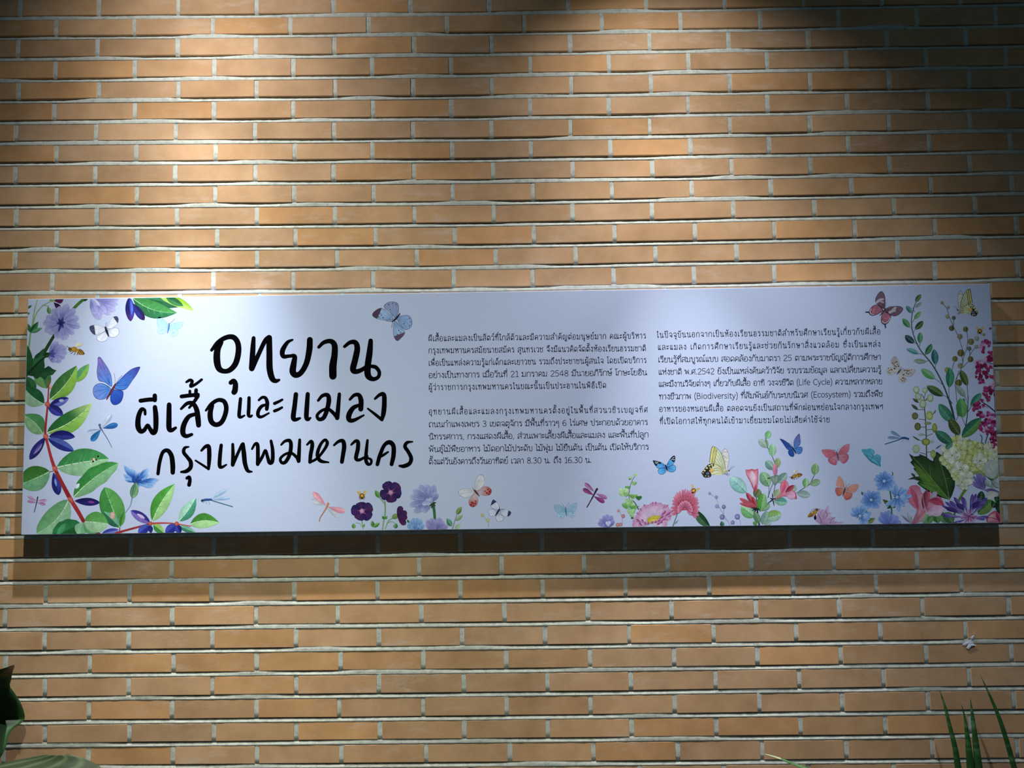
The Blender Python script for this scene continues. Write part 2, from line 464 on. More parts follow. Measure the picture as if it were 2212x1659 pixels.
class Art:
    """one printed motif: flat coloured shapes laid over each other on the board"""
    step = 0.000006

    def __init__(s, name, label=None, mat=None):
        s.name, s.label, s.mat = name, label, mat or M_PRINT
        s.V, s.F, s.C = [], [], []
        s.z = 0.00002
        s.f(0, 0, 1)

    def f(s, x0, y0, k):
        s.x0, s.y0, s.k = x0, y0, k
        return s

    def put(s, p, c):
        x, z = on_sign(s.x0 + p[0] / s.k, s.y0 + p[1] / s.k)
        s.V.append((x, SY - s.z, z))
        s.C.append(np.clip(c, 0.002, 1.0))
        return len(s.V) - 1

    def up(s):
        s.z += s.step

    def fan(s, pts, c, co, ci, rings=(0, .45, .8, 1.0)):
        """closed outline filled from centre c; colour runs ci -> co"""
        s.up()
        n = len(pts)
        prev = None
        for r in rings:
            if r == 0:
                cur = [s.put(c, ci)]
            else:
                cur = [s.put(c + (p - c) * r, ci + (co - ci) * r * r) for p in pts]
            if prev is not None:
                for k in range(n):
                    q = (k + 1) % n
                    if len(prev) == 1:
                        s.F.append((prev[0], cur[k], cur[q]))
                    else:
                        s.F.append((prev[k], cur[k], cur[q], prev[q]))
            prev = cur

    def blob(s, pts, co, ci=None, c=None, n=4):
        co = lin(co)
        ci = co if ci is None else lin(ci)
        P = crom(pts, n, True)
        c = sum(P) / len(P) if c is None else np.array(c, float)
        s.fan(P, c, co, ci)

    def poly(s, pts, co, ci=None, c=None):
        P = [np.array(p, float) for p in pts]
        c = sum(P) / len(P) if c is None else np.array(c, float)
        co = lin(co)
        s.fan(P, c, co, co if ci is None else lin(ci))

    def dot(s, x, y, r, co, ci=None, ry=None, n=12):
        ry = ry or r
        co = lin(co)
        P = [np.array((x + r * math.cos(2 * math.pi * k / n), y + ry * math.sin(2 * math.pi * k / n))) for k in range(n)]
        s.fan(P, np.array((x - r * .2, y - ry * .2)), co, co if ci is None else lin(ci), (0, .6, 1.0))

    def line(s, pts, w, c, c2=None, n=5, cap=True, smooth=True, lift=True):
        """brush stroke; w one width or one per point (widths in the current zoom's pixels)"""
        if lift:
            s.up()
        c = lin(c) if isinstance(c, str) else c
        c2 = c if c2 is None else lin(c2)
        ws = list(w) if isinstance(w, (list, tuple)) else [w] * len(pts)
        if len(ws) == 2 and len(pts) > 2:
            ws = [ws[0] + (ws[1] - ws[0]) * k / (len(pts) - 1) for k in range(len(pts))]
        P3 = [(p[0], p[1], q) for p, q in zip(pts, ws)]
        if smooth:
            P3 = crom(P3, n)
        else:
            P3 = [np.array(p, float) for p in P3]
        m = len(P3)
        pr = None
        for k, p in enumerate(P3):
            a, b = P3[max(0, k - 1)][:2], P3[min(m - 1, k + 1)][:2]
            d = b - a
            L = math.hypot(*d) or 1
            nx, ny = -d[1] / L, d[0] / L
            h = p[2] / 2
            cc = c + (c2 - c) * k / max(1, m - 1)
            cur = (s.put((p[0] + nx * h, p[1] + ny * h), cc), s.put((p[0] - nx * h, p[1] - ny * h), cc))
            if pr:
                s.F.append((pr[0], cur[0], cur[1], pr[1]))
            pr = cur
        if cap:
            for k, sg in ((0, -1), (m - 1, 1)):
                p = P3[k]
                a = P3[1] if k == 0 else P3[m - 2]
                d = (p - a)[:2]
                L = math.hypot(*d) or 1
                d = d / L
                h = p[2] / 2
                if h < .6 * s.k:
                    pass
                nn = np.array((-d[1], d[0]))
                cc = c if k == 0 else c2
                ids = [s.put(p[:2], cc)]
                for t in range(7):
                    an = -math.pi / 2 + math.pi * t / 6
                    ids.append(s.put(p[:2] + (d * math.cos(an) + nn * math.sin(an)) * h, cc))
                for t in range(1, 7):
                    s.F.append((ids[0], ids[t], ids[t + 1]))

    def leaf(s, b, t, w, c1, c2=None, bend=0.0, p=.45, pw=.85, veins=0, vc=None, mid=None, tipc=None, edge=.82, wav=0.0):
        """leaf or petal from base b to tip t, w wide; c1 / c2 colour its two halves"""
        s.up()
        b, t = np.array(b, float), np.array(t, float)
        c1 = lin(c1)
        c2 = c1 * 1.12 if c2 is None else lin(c2)
        d = t - b
        L = math.hypot(*d)
        u = d / L
        nn = np.array((u[1], -u[0]))
        ex = math.log(.5) / math.log(p)
        n, m = 14, 3
        ph = random.uniform(0, 6)
        spine, wid = [], []
        for k in range(n + 1):
            q = k / n
            spine.append(b + d * q + nn * (bend * L * 4 * q * (1 - q)))
            wid.append(max(.02, math.sin(math.pi * min(1, max(0, q)) ** ex)) ** pw * w / 2 if 0 < k < n else w * .012)
        for side, cc in ((1, c1), (-1, c2)):
            pr = None
            for k in range(n + 1):
                q = k / n
                cur = []
                for r in range(m + 1):
                    e = r / m
                    wv = 1 + wav * math.sin(q * 19 + ph + side) * e
                    col = cc * (1 - (1 - edge) * e * e) * (0.88 + .3 * q) * (1 + random.uniform(-.07, .07))
                    if tipc is not None:
                        g = max(0, (q - .55) / .45)
                        col = col * (1 - g) + lin(tipc) * g
                    cur.append(s.put(spine[k] + nn * side * wid[k] * e * wv, col))
                if pr:
                    for r in range(m):
                        s.F.append((pr[r], pr[r + 1], cur[r + 1], cur[r]))
                pr = cur
        if mid or veins:
            s.up()
            mc = mid or vc
            s.line([spine[k] for k in (0, 3, 6, 9, 12, n)], [w * .035 + .8, .8], mc, n=3, cap=False, lift=False)
        for v in range(veins):
            q = int(2 + (n - 4) * (v + .5) / veins)
            for side in (1, -1):
                q2 = min(n, q + 3)
                s.line([spine[q], spine[q2] * .35 + (spine[q] + nn * side * wid[q] * .9) * .65 + d * .02], [w * .018 + .5, .5], vc or mid, n=2, cap=False, lift=False)
        return s

    def petals(s, c, ends, w, c1, c2=None, p=.66, pw=.40, mid=None, tipc=None, veins=0):
        for e in ends:
            s.leaf(c, e, w * random.uniform(.88, 1.12), c1, c2, p=p, pw=pw, mid=mid, tipc=tipc, edge=.8, bend=random.uniform(-.04, .04), veins=veins, vc=mid)

    def radial(s, cx, cy, r, n, w, c1, c2=None, a0=0, sx=1.0, sy=1.0, **kw):
        E = []
        for k in range(n):
            a = a0 + 2 * math.pi * k / n + random.uniform(-.1, .1)
            q = r * random.uniform(.86, 1.08)
            E.append((cx + q * math.cos(a) * sx, cy + q * math.sin(a) * sy))
        s.petals((cx, cy), E, w, c1, c2, **kw)

    def wing(s, root, pts, cr, ce, border=None, bw=.10, veins=4, vc=None, vw=2.0, tip=None):
        """wing outline through pts, coloured cr at the root and ce at the rim, with a dark border"""
        root = np.array(root, float)
        P = crom(pts, 4, True)
        c = sum(P) / len(P)
        if border:
            s.fan(P, c, lin(border), lin(border), (0, 1.0))
            P2 = [p + (c - p) * bw for p in P]
        else:
            P2 = P
        s.up()
        cr, ce = lin(cr), lin(ce)
        far = max(math.hypot(*(p - root)) for p in P2)
        def colr(p):
            q = min(1, math.hypot(*(p - root)) / far)
            return (cr + (ce - cr) * q) * (1 + random.uniform(-.06, .06))
        n = len(P2)
        prev = [s.put(c, colr(c))]
        for r in (.35, .7, 1.0):
            cur = [s.put(c + (p - c) * r, colr(c + (p - c) * r)) for p in P2]
            for k in range(n):
                q = (k + 1) % n
                s.F.append((prev[0], cur[k], cur[q]) if len(prev) == 1 else (prev[k], cur[k], cur[q], prev[q]))
            prev = cur
        if tip:
            # dark outer corner
            F = sorted(P, key=lambda p: -math.hypot(*(p - root)))[:max(6, n // 4)]
            tc = sum(F) / len(F)
            ids = [k for k in range(n) if math.hypot(*(P[k] - root)) > .74 * far]
            if len(ids) > 2:
                o = [P[k] for k in ids]
                # keep outline order continuous
                for sft in range(len(ids)):
                    if (ids[sft] - ids[sft - 1]) % n > 1:
                        o = o[sft:] + o[:sft]
                        break
                s.poly(o, tip)
        if veins:
            s.up()
            dirs = sorted(P2, key=lambda p: -math.hypot(*(p - root)))
            step = max(1, n // (veins + 2))
            for k in range(0, n, step):
                p = P2[k]
                if math.hypot(*(p - root)) > .45 * far:
                    s.line([root + (p - root) * .12, p * .96 + root * .04], [vw * 1.3, vw * .7], vc or border or '445', n=2, cap=False, lift=False)
        return s

    def build(s, parent=sign):
        n = max(1, round((s.z - .00002) / s.step))
        k = min(.000006, max(.000002, .00015 / n)) / s.step
        s.V = [(x, SY - .00002 - (SY - y - .00002) * k, z) for x, y, z in s.V]
        bm = bmesh.new()
        cl = bm.verts.layers.float_color.new('Col')
        vs_ = []
        for v, c in zip(s.V, s.C):
            q = bm.verts.new(v)
            q[cl] = (*c, 1)
            vs_.append(q)
        for f in s.F:
            try:
                bm.faces.new([vs_[k] for k in f])
            except ValueError:
                pass
        # cut cleanly at the edges of the board
        cs = [Vector((x, SY, z)) for x, z in CORN]
        for k in range(4):
            a, b = cs[k], cs[(k + 1) % 4]
            nrm = (b - a).cross(Vector((0, 1, 0))).normalized()
            mid = (cs[0] + cs[2]) / 2
            if (mid - a).dot(nrm) > 0:
                nrm = -nrm
            a2 = a - nrm * .0017
            if any((Vector(v) - a2).dot(nrm) > 0 for v in s.V):
                bmesh.ops.bisect_plane(bm, geom=bm.verts[:] + bm.edges[:] + bm.faces[:], plane_co=a2, plane_no=nrm, clear_outer=True)
        for f in bm.faces:
            if f.normal.y > 0:
                f.normal_flip()
        me = bpy.data.meshes.new(s.name)
        bm.to_mesh(me)
        bm.free()
        me.materials.append(s.mat)
        o = bpy.data.objects.new(s.name, me)
        COL.objects.link(o)
        o.parent = parent
        o.matrix_parent_inverse = Matrix.Translation(-parent.location)
        if s.label:
            o['label'] = s.label
        return o

# ------------------------------------------------------------------ headline, brushed by hand
def headline():
    L1, L2, L3 = [], [], []
    a = L1.append
    a(([(612,402),(660,345),(720,308),(775,306),(808,350),(812,420),(792,500),(752,548),(708,560),(668,540),(652,480),(656,400),(684,345)], [24,34,36,40,42,44,44,40,36,46,52,48,34]))
    a(([(755,645),(777,632),(790,655),(787,700),(780,716)], [34,36,40,44,42]))
    a(([(926,312),(920,400),(912,536)], [30,40,44])); a(([(912,540),(960,440),(1010,335),(1040,305)], [42,34,34,34]))
    a(([(1042,310),(1044,430),(1046,540),(1064,612),(1090,632),(1116,625)], [44,46,48,44,34,20]))
    a(([(1216,325),(1178,345),(1142,405),(1148,448),(1195,446),(1232,448),(1226,500),(1218,560),(1240,588),(1280,570),(1320,500),(1342,400),(1346,325)], [16,28,38,34,26,34,44,50,44,40,42,46,44]))
    a(([(1412,380),(1450,345),(1500,335),(1530,365),(1530,440),(1518,520),(1518,595)], [24,30,36,44,48,56,56]))
    a(([(1605,375),(1645,345),(1685,345),(1700,390),(1685,470),(1668,545),(1692,562),(1735,548),(1775,520)], [24,30,38,44,46,46,38,32,28]))
    a(([(1800,332),(1792,420),(1778,520),(1780,590),(1815,618),(1855,604),(1864,566),(1838,530),(1800,522)], [34,46,48,48,34,28,28,30,26]))
    a = L2.append
    a(([(82,780),(140,772),(190,770)], 32)); a(([(188,742),(188,775)], 34))
    a(([(116,880),(112,850),(88,846),(66,900),(63,970),(82,1008),(110,998),(134,962),(152,990),(175,1020),(194,995),(196,900),(189,828)], [22,24,32,38,42,36,32,26,32,36,38,40,34]))
    a(([(295,810),(294,900),(295,985),(314,1000),(344,982)], [36,40,40,32,22]))
    a(([(385,840),(430,800),(472,800),(500,845),(510,910),(515,962)], [20,28,32,38,42,38])); a(([(488,880),(440,900),(405,960),(398,1020),(422,1044),(464,1032)], [28,34,40,40,32,24]))
    a(([(510,745),(480,790),(445,832)], [28,26,18])); a(([(388,748),(450,740),(510,735)], 30)); a(([(450,708),(450,745)], 22)); a(([(497,700),(493,745)], 28))
    a(([(424,640),(450,626),(468,636),(455,672),(495,655),(538,622)], [18,24,24,24,22,20]))
    a(([(570,852),(610,805),(660,775),(705,785),(722,835),(708,900),(680,946),(640,958),(608,930),(602,870),(618,815)], [18,28,30,34,36,36,36,36,40,40,28]))
    a(([(828,765),(822,830),(818,892),(832,902),(858,890)], [26,28,28,22,14])); a(([(892,758),(890,830),(888,885),(902,897),(914,890)], [26,28,28,22,16]))
    a(([(965,775),(990,755),(1015,760),(1028,795),(1024,842)], [18,22,26,30,28])); a(([(1015,810),(985,822),(962,855),(960,890),(985,900),(1040,872)], [20,26,28,28,22,14]))
    a(([(1082,800),(1110,788),(1140,772)], [24,22,18])); a(([(1082,856),(1110,845),(1138,830)], [24,22,18]))
    a(([(1242,732),(1232,820),(1222,905),(1240,920),(1272,910)], [34,36,38,30,18])); a(([(1330,730),(1324,820),(1320,900),(1332,918),(1350,908)], [32,36,36,30,16]))
    a(([(1408,778),(1440,742),(1478,738),(1488,775),(1476,840),(1450,905),(1415,918),(1400,890),(1432,855),(1480,842),(1520,870),(1552,910)], [20,26,32,36,34,32,28,24,22,24,28,28])); a(([(1566,730),(1558,820),(1550,908)], [26,32,34]))
    a(([(1645,770),(1678,738),(1712,738),(1728,778),(1726,842)], [20,26,32,38,38])); a(([(1712,812),(1668,835),(1638,885),(1640,922),(1675,925),(1748,888)], [24,34,40,36,28,14]))
    a(([(1832,765),(1868,735),(1898,735),(1902,800),(1896,870),(1884,922)], [18,26,34,36,36,24])); a(([(1884,922),(1832,880),(1778,838)], [24,22,14]))
    a = L3.append
    a(([(212,1325),(224,1240),(248,1165),(284,1152),(312,1190),(322,1260),(322,1316)], [26,28,28,32,36,38,34]))
    a(([(442,1124),(412,1132),(404,1165),(430,1200),(455,1235),(455,1278),(424,1306),(385,1312)], [12,24,28,28,32,32,30,18])); a(([(428,1358),(445,1350),(450,1375),(444,1408)], [24,26,28,30]))
    a(([(536,1152),(564,1124),(590,1122),(595,1180),(593,1240),(590,1290)], [18,26,32,34,30,20])); a(([(590,1290),(545,1260),(492,1226)], [20,18,14]))
    a(([(684,1112),(676,1180),(672,1262),(688,1276),(722,1258)], [26,30,30,24,14]))
    a(([(770,1105),(772,1180),(770,1258)], [22,28,30])); a(([(770,1260),(805,1180),(838,1108)], [26,24,24])); a(([(846,1104),(854,1180),(862,1250),(882,1302),(914,1310)], [30,36,34,28,12]))
    a(([(914,1140),(936,1104),(955,1108),(958,1180),(956,1252)], [16,22,28,30,28])); a(([(956,1255),(990,1200),(1014,1150),(1030,1200),(1045,1242),(1066,1230),(1068,1150),(1056,1080)], [26,24,22,26,30,30,28,22]))
    a(([(1132,1108),(1160,1082),(1195,1078),(1205,1115),(1195,1180),(1165,1236),(1136,1242),(1126,1212),(1160,1180),(1205,1170),(1245,1200),(1262,1232)], [16,22,28,30,30,28,24,22,20,22,24,26])); a(([(1270,1072),(1266,1150),(1262,1230)], [22,28,30]))
    a(([(1325,1108),(1355,1082),(1364,1112),(1352,1180),(1346,1238)], [16,24,30,30,26])); a(([(1346,1240),(1400,1210),(1450,1150),(1476,1098),(1458,1072),(1424,1110),(1402,1180),(1424,1228),(1486,1240)], [20,20,22,26,22,24,28,28,12]))
    a(([(1526,1112),(1560,1084),(1592,1080),(1602,1120),(1594,1180),(1585,1236)], [16,24,30,34,32,30]))
    a(([(1655,1108),(1685,1082),(1705,1088),(1704,1140),(1690,1208),(1712,1222),(1750,1205),(1775,1192)], [16,24,30,32,30,24,20,18])); a(([(1776,1076),(1768,1150),(1764,1220),(1778,1252),(1800,1250),(1804,1222),(1778,1206)], [20,26,28,26,20,20,16]))
    a(([(1850,1255),(1868,1190),(1902,1112),(1942,1090),(1970,1120),(1970,1190),(1956,1254)], [28,30,28,34,34,34,30])); a(([(1872,1200),(1900,1182),(1930,1162)], [16,20,14]))
    a(([(2112,1086),(2072,1092),(2056,1122),(2080,1160),(2102,1208),(2090,1248),(2048,1268),(2014,1266)], [12,24,28,28,30,30,30,16]))
    for n, L in (('upper', L1), ('middle', L2), ('lower', L3)):
        t = Art('headline_lettering', {'upper': 'first and largest line of brushed black Thai letters', 'middle': 'second line of brushed black Thai letters',
                                       'lower': 'third line of brushed black Thai letters'}[n], M_BLACK).f(280, 640, 3.45625)
        for pts, wd in L:
            t.line(pts, wd, '000', n=6)
        t.build()
headline()

# ------------------------------------------------------------------ body text: a looped Thai stroke alphabet, unit = consonant height
# strokes are split by ';', 'o x y r' is a loop
G = {
'ก': (.80, '.1 0 .1 .6 .2 .7 .07 .78 .2 .95 .4 1 .6 .93 .68 .72 .68 0'),
'ข': (.76, 'o .17 .86 .12;.29 .86 .28 .7 .16 .56 .16 .12 .28 0 .5 0 .63 .12 .63 1'),
'ค': (.79, '.12 0 .1 .5 .15 .82 .38 1 .62 .85 .67 .6 .67 0;o .36 .46 .11;.28 .38 .13 .05'),
'ง': (.62, 'o .34 .87 .12;.46 .87 .49 .6 .49 .08 .42 0 .05 .42'),
'จ': (.74, 'o .32 .34 .11;.43 .34 .5 .2 .62 .03 .62 .7 .5 .95 .3 1 .05 .8'),
'ช': (.78, 'o .15 .86 .11;.26 .86 .25 .7 .15 .56 .15 .12 .27 0 .48 0 .6 .12 .6 .6 .46 .78 .62 .84 .74 1.02'),
'ซ': (.80, 'o .12 .84 .1;.2 .92 .3 .82 .34 .92 .3 .7 .17 .56 .17 .12 .29 0 .5 0 .62 .12 .62 .6 .48 .78 .64 .84 .76 1.02'),
'ญ': (1.06, 'o .2 .12 .11;.1 .16 .1 .6 .2 .68 .07 .78 .2 .95 .36 1 .5 .9 .54 .7 .54 .12 .62 0 .8 0 .92 .12 .92 1;o .6 -.24 .09;.68 -.3 .8 -.38 .92 -.28 .92 -.14'),
'ณ': (1.10, 'o .2 .12 .11;.1 .16 .1 .6 .2 .68 .07 .78 .2 .95 .36 1 .5 .9 .54 .7 .54 .05 .66 .05 .8 .2;.82 1 .82 .12;o .92 .12 .1'),
'ด': (.79, '.3 .08 .16 .06 .1 .3 .1 .6 .17 .86 .38 1 .62 .85 .67 .6 .67 0;o .33 .3 .11;.3 .19 .2 .02'),
'ต': (.80, '.3 .08 .16 .06 .1 .3 .1 .6 .16 .9 .28 1 .39 .8;.39 .8 .5 1 .62 .9 .68 .6 .68 0;o .33 .3 .11;.3 .19 .2 .02'),
'ถ': (.82, 'o .2 .12 .11;.1 .16 .1 .6 .2 .7 .07 .78 .2 .95 .4 1 .6 .93 .69 .72 .69 0'),
'ท': (.80, 'o .14 .87 .11;.25 .86 .25 0;.25 .5 .38 .86 .52 1 .64 .88 .67 .7 .67 0'),
'ธ': (.76, '.64 .98 .5 .92 .22 1 .1 .86 .22 .72 .56 .68 .64 .54 .64 .12 .52 0 .24 0 .12 .1 .12 .36;o .22 .4 .1'),
'น': (.86, 'o .14 .87 .11;.25 .86 .25 .02 .45 .04 .62 .2;.63 1 .63 .14;o .73 .12 .1'),
'บ': (.80, 'o .14 .87 .11;.25 .86 .25 .1 .34 0 .56 0 .66 .1 .66 1'),
'ป': (.80, 'o .14 .87 .11;.25 .86 .25 .1 .34 0 .56 0 .66 .1 .66 1.42'),
'ผ': (.82, 'o .24 .87 .11;.13 .88 .13 0 .4 .5 .68 0 .68 1'),
'พ': (.88, 'o .12 .87 .11;.23 .87 .25 0 .47 .78 .69 0 .72 1'),
'ภ': (.88, 'o .11 .11 .1;.21 .12 .2 .6 .29 .7 .16 .78 .28 .95 .46 1 .66 .93 .75 .72 .75 0'),
'ม': (.84, 'o .14 .87 .11;.25 .86 .25 .14;o .16 .11 .1;.26 .1 .45 .03 .68 .16;.68 1 .68 0'),
'ย': (.78, 'o .22 .87 .11;.12 .84 .12 .66 .3 .54 .14 .46 .11 .2 .22 0 .5 0 .64 .12 .64 1'),
'ร': (.64, '.52 .97 .38 .92 .2 1 .1 .86 .22 .74 .44 .66 .5 .5 .5 .2;o .42 .11 .1'),
'ล': (.79, '.06 .76 .2 .97 .4 1 .62 .86 .66 .6 .66 0;o .18 .12 .11;.1 .2 .12 .42 .3 .54 .52 .5 .65 .32'),
'ว': (.68, '.05 .8 .18 .98 .38 1 .54 .86 .55 .2;o .46 .11 .1'),
'ศ': (.82, '.12 0 .1 .5 .15 .82 .38 1 .62 .85 .67 .6 .67 0;o .36 .46 .11;.28 .38 .13 .05;.5 .93 .66 .98 .78 1.16'),
'ษ': (.88, 'o .14 .87 .11;.25 .86 .25 .1 .34 0 .56 0 .68 .1 .68 1;o .46 .5 .1;.55 .46 .7 .5 .84 .66'),
'ส': (.79, '.06 .76 .2 .97 .4 1 .62 .86 .66 .6 .66 0;o .18 .12 .11;.1 .2 .12 .42 .3 .54 .52 .5 .65 .32;.5 .94 .64 .98 .76 1.16'),
'ห': (.84, 'o .14 .87 .11;.25 .86 .25 0;.25 .4 .4 .62 .58 .76;o .62 .87 .11;.55 .72 .68 .5 .7 0'),
'อ': (.77, '.1 .5 .1 .14 .24 0 .5 0 .64 .14 .64 .74 .5 .97 .3 1 .07 .84;o .21 .52 .11'),
'ะ': (.52, 'o .13 .74 .09;.2 .68 .36 .72 .44 .9;o .13 .24 .09;.2 .18 .36 .22 .44 .4'),
'า': (.58, '.06 .8 .18 .98 .34 .98 .44 .8 .44 0'),
'ำ': (.58, 'o -.16 1.34 .11;.06 .8 .18 .98 .34 .98 .44 .8 .44 0'),
'เ': (.38, '.13 1 .13 .14;o .23 .11 .1'),
'แ': (.70, '.13 1 .13 .14;o .23 .11 .1;.45 1 .45 .14;o .55 .11 .1'),
'โ': (.46, '.44 1.46 .26 1.4 .06 1.44 .1 1.3 .2 1.1 .2 .14;o .3 .11 .1'),
'ใ': (.44, 'o .14 1.3 .09;.2 1.38 .28 1.3 .2 1.05 .2 .14;o .3 .11 .1'),
'ไ': (.44, '.04 1.48 .1 1.3 .22 1.4 .2 1.1 .2 .14;o .3 .11 .1'),
'ฯ': (.74, 'o .16 .66 .1;.1 .76 .22 .94 .4 .86 .55 1 .55 .84;.56 1 .56 0'),
'ๆ': (.66, 'o .22 .62 .1;.12 .7 .12 .88 .26 1 .44 .98 .52 .84 .52 -.42'),
'ิ': (0, '-.6 1.16 -.5 1.34 -.3 1.38 -.12 1.16 -.6 1.16'),
'ี': (0, '-.6 1.16 -.5 1.34 -.3 1.38 -.12 1.16 -.6 1.16;-.12 1.16 -.12 1.46'),
'ึ': (0, '-.6 1.16 -.5 1.34 -.3 1.38 -.12 1.16 -.6 1.16;o -.14 1.38 .08'),
'ื': (0, '-.6 1.16 -.5 1.34 -.3 1.38 -.12 1.16 -.6 1.16;-.12 1.16 -.12 1.46;-.27 1.3 -.27 1.48'),
'ั': (0, 'o -.46 1.3 .09;-.38 1.22 -.2 1.24 -.06 1.48'),
'็': (0, 'o -.36 1.24 .07;-.5 1.18 -.46 1.4 -.2 1.42 -.1 1.54'),
'์': (0, 'o -.26 1.34 .08;-.2 1.4 -.06 1.58'),
'่': (0, '-.16 1.18 -.16 1.46'),
'้': (0, 'o -.42 1.38 .07;-.35 1.36 -.34 1.2 -.18 1.24 -.06 1.46'),
'ุ': (0, 'o -.22 -.22 .08;-.14 -.22 -.14 -.48'),
'ู': (0, 'o -.36 -.22 .08;-.28 -.24 -.28 -.46 -.1 -.46 -.1 -.16'),
'0': (.80, '.4 1.22 .18 1.1 .1 .6 .18 .12 .4 0 .62 .12 .7 .6 .62 1.1 .4 1.22'),
'1': (.66, '.14 1 .4 1.22 .4 0;.16 0 .6 0'),
'2': (.78, '.1 1 .22 1.18 .45 1.2 .64 1 .6 .7 .1 0 .68 0'),
'3': (.78, '.1 1.08 .36 1.22 .6 1.08 .56 .78 .3 .66 .58 .54 .66 .26 .5 .03 .28 0 .08 .1'),
'4': (.80, '.54 0 .54 1.22 .06 .36 .72 .36'),
'5': (.78, '.62 1.2 .18 1.2 .14 .7 .4 .74 .64 .56 .62 .2 .4 0 .1 .06'),
'6': (.80, '.62 1.16 .36 1.14 .14 .8 .12 .3 .28 .02 .5 0 .68 .2 .64 .52 .46 .66 .26 .6 .13 .4'),
'8': (.80, '.4 .66 .16 .82 .2 1.12 .4 1.22 .6 1.12 .64 .82 .4 .66 .12 .42 .16 .1 .4 0 .64 .1 .68 .42 .4 .66'),
'.': (.34, 'o .15 .04 .03'),
',': (.34, '.18 .06 .1 -.2'),
'(': (.40, '.32 1.38 .14 1 .1 .5 .16 0 .32 -.34'),
')': (.40, '.08 1.38 .26 1 .3 .5 .24 0 .08 -.34'),
'L': (.66, '.13 1.22 .13 0;.13 0 .6 0'), 'C': (.88, '.78 1.08 .5 1.22 .2 1.02 .1 .6 .22 .16 .5 0 .78 .12'),
'B': (.84, '.14 0 .14 1.22;.14 1.22 .5 1.2 .62 .94 .5 .68 .14 .66;.5 .68 .7 .5 .68 .14 .48 0 .14 0'), 'E': (.74, '.62 1.22 .14 1.22;.14 1.22 .14 0;.14 0 .64 0;.14 .64 .56 .64'),
'i': (.34, '.16 .86 .16 0;o .16 1.14 .03'), 'f': (.46, '.48 1.26 .3 1.24 .2 1.05 .2 0;.04 .86 .42 .86'), 'e': (.72, '.1 .46 .62 .48 .56 .78 .36 .88 .14 .72 .1 .34 .28 .02 .6 .1'),
'y': (.68, '.06 .86 .34 .06;.62 .86 .34 .06 .2 -.3 .04 -.34'), 'c': (.64, '.58 .78 .36 .88 .14 .7 .1 .34 .28 .02 .58 .1'), 'l': (.32, '.16 1.28 .16 0'),
'o': (.76, '.38 .88 .16 .74 .1 .44 .18 .12 .38 0 .58 .12 .66 .44 .58 .74 .38 .88'), 'd': (.78, '.62 1.28 .62 0;.62 .7 .4 .88 .16 .74 .1 .42 .2 .08 .42 .02 .62 .2'),
'v': (.66, '.06 .86 .33 .02;.33 .02 .6 .86'), 'r': (.50, '.14 .86 .14 0;.14 .5 .26 .8 .46 .86'), 's': (.58, '.48 .8 .28 .88 .1 .72 .2 .52 .42 .38 .48 .16 .3 0 .08 .08'),
't': (.48, '.2 1.1 .2 .16 .3 0 .44 .04;.04 .86 .42 .86'), 'm': (1.14, '.13 .86 .13 0;.13 .6 .3 .86 .5 .82 .56 .6 .56 0;.56 .6 .74 .86 .92 .82 .98 .6 .98 0'),
' ': (.46, ''),
}
TONE, UPV = '่้์', 'ิีึืั็'
PARSED = {}
for ch, (adv, s_) in G.items():
    L = []
    for q in filter(None, s_.split(';')):
        q = q.strip()
        if q[0] == 'o':
            x, y, r = map(float, q[1:].split())
            L.append([(x + r * math.cos(k * math.pi / 4), y + r * math.sin(k * math.pi / 4)) for k in range(9)])
        else:
            v = list(map(float, q.split()))
            L.append(list(zip(v[::2], v[1::2])))
    PARSED[ch] = (adv, L)

def text_line(art, txt, x0, y0, x1, y1, h=9.9, lw=1.32):
    """set one justified line from (x0, y0) to (x1, y1) on its base line"""
    adv = sum(PARSED[c][0] for c in txt)
    ns = txt.count(' ')
    W = math.hypot(x1 - x0, y1 - y0) / h
    hx = h
    extra = gap = 0.0
    nat = adv - PARSED[txt[-1]][0] * .12
    body = adv - ns * .46
    if ns >= 3 and W - body > ns * .3:
        extra = (W - nat) / ns
        if extra < -.15 or extra > .9:
            k = (W - ns * .6) / (body - .1)
            hx = h * k
            W = W / k
            extra = (W - nat) / ns
    else:
        nb = sum(1 for c in txt if PARSED[c][0] > 0) - 1
        k = W / nat
        hx = h * min(1.0, max(.85, k))
        W = W * h / hx
        gap = (W - nat) / nb
    ux, uy = (x1 - x0) / math.hypot(x1 - x0, y1 - y0), (y1 - y0) / math.hypot(x1 - x0, y1 - y0)
    pen = 0.0
    prev = base = ''
    for c in txt:
        a, L = PARSED[c]
        dx = dy = 0.0
        if a == 0:
            if base == 'ป' and c in UPV + TONE:
                dx -= .2
            if c in TONE and prev in UPV:
                dy = .36
            dx -= gap
        else:
            base = c
        if c == 'ำ' and prev in TONE:
            pass
        for S in L:
            P = [(x0 + ux * (pen + dx + x) * hx + uy * (y + dy) * h, y0 + uy * (pen + dx + x) * hx - ux * (y + dy) * h) for x, y in S]
            art.z -= art.step
            art.line(P, lw, '000', n=3 if len(P) > 2 else 1, cap=True)
        pen += a + (gap if a > 0 else 0) + (extra if c == ' ' else 0)
        prev = c

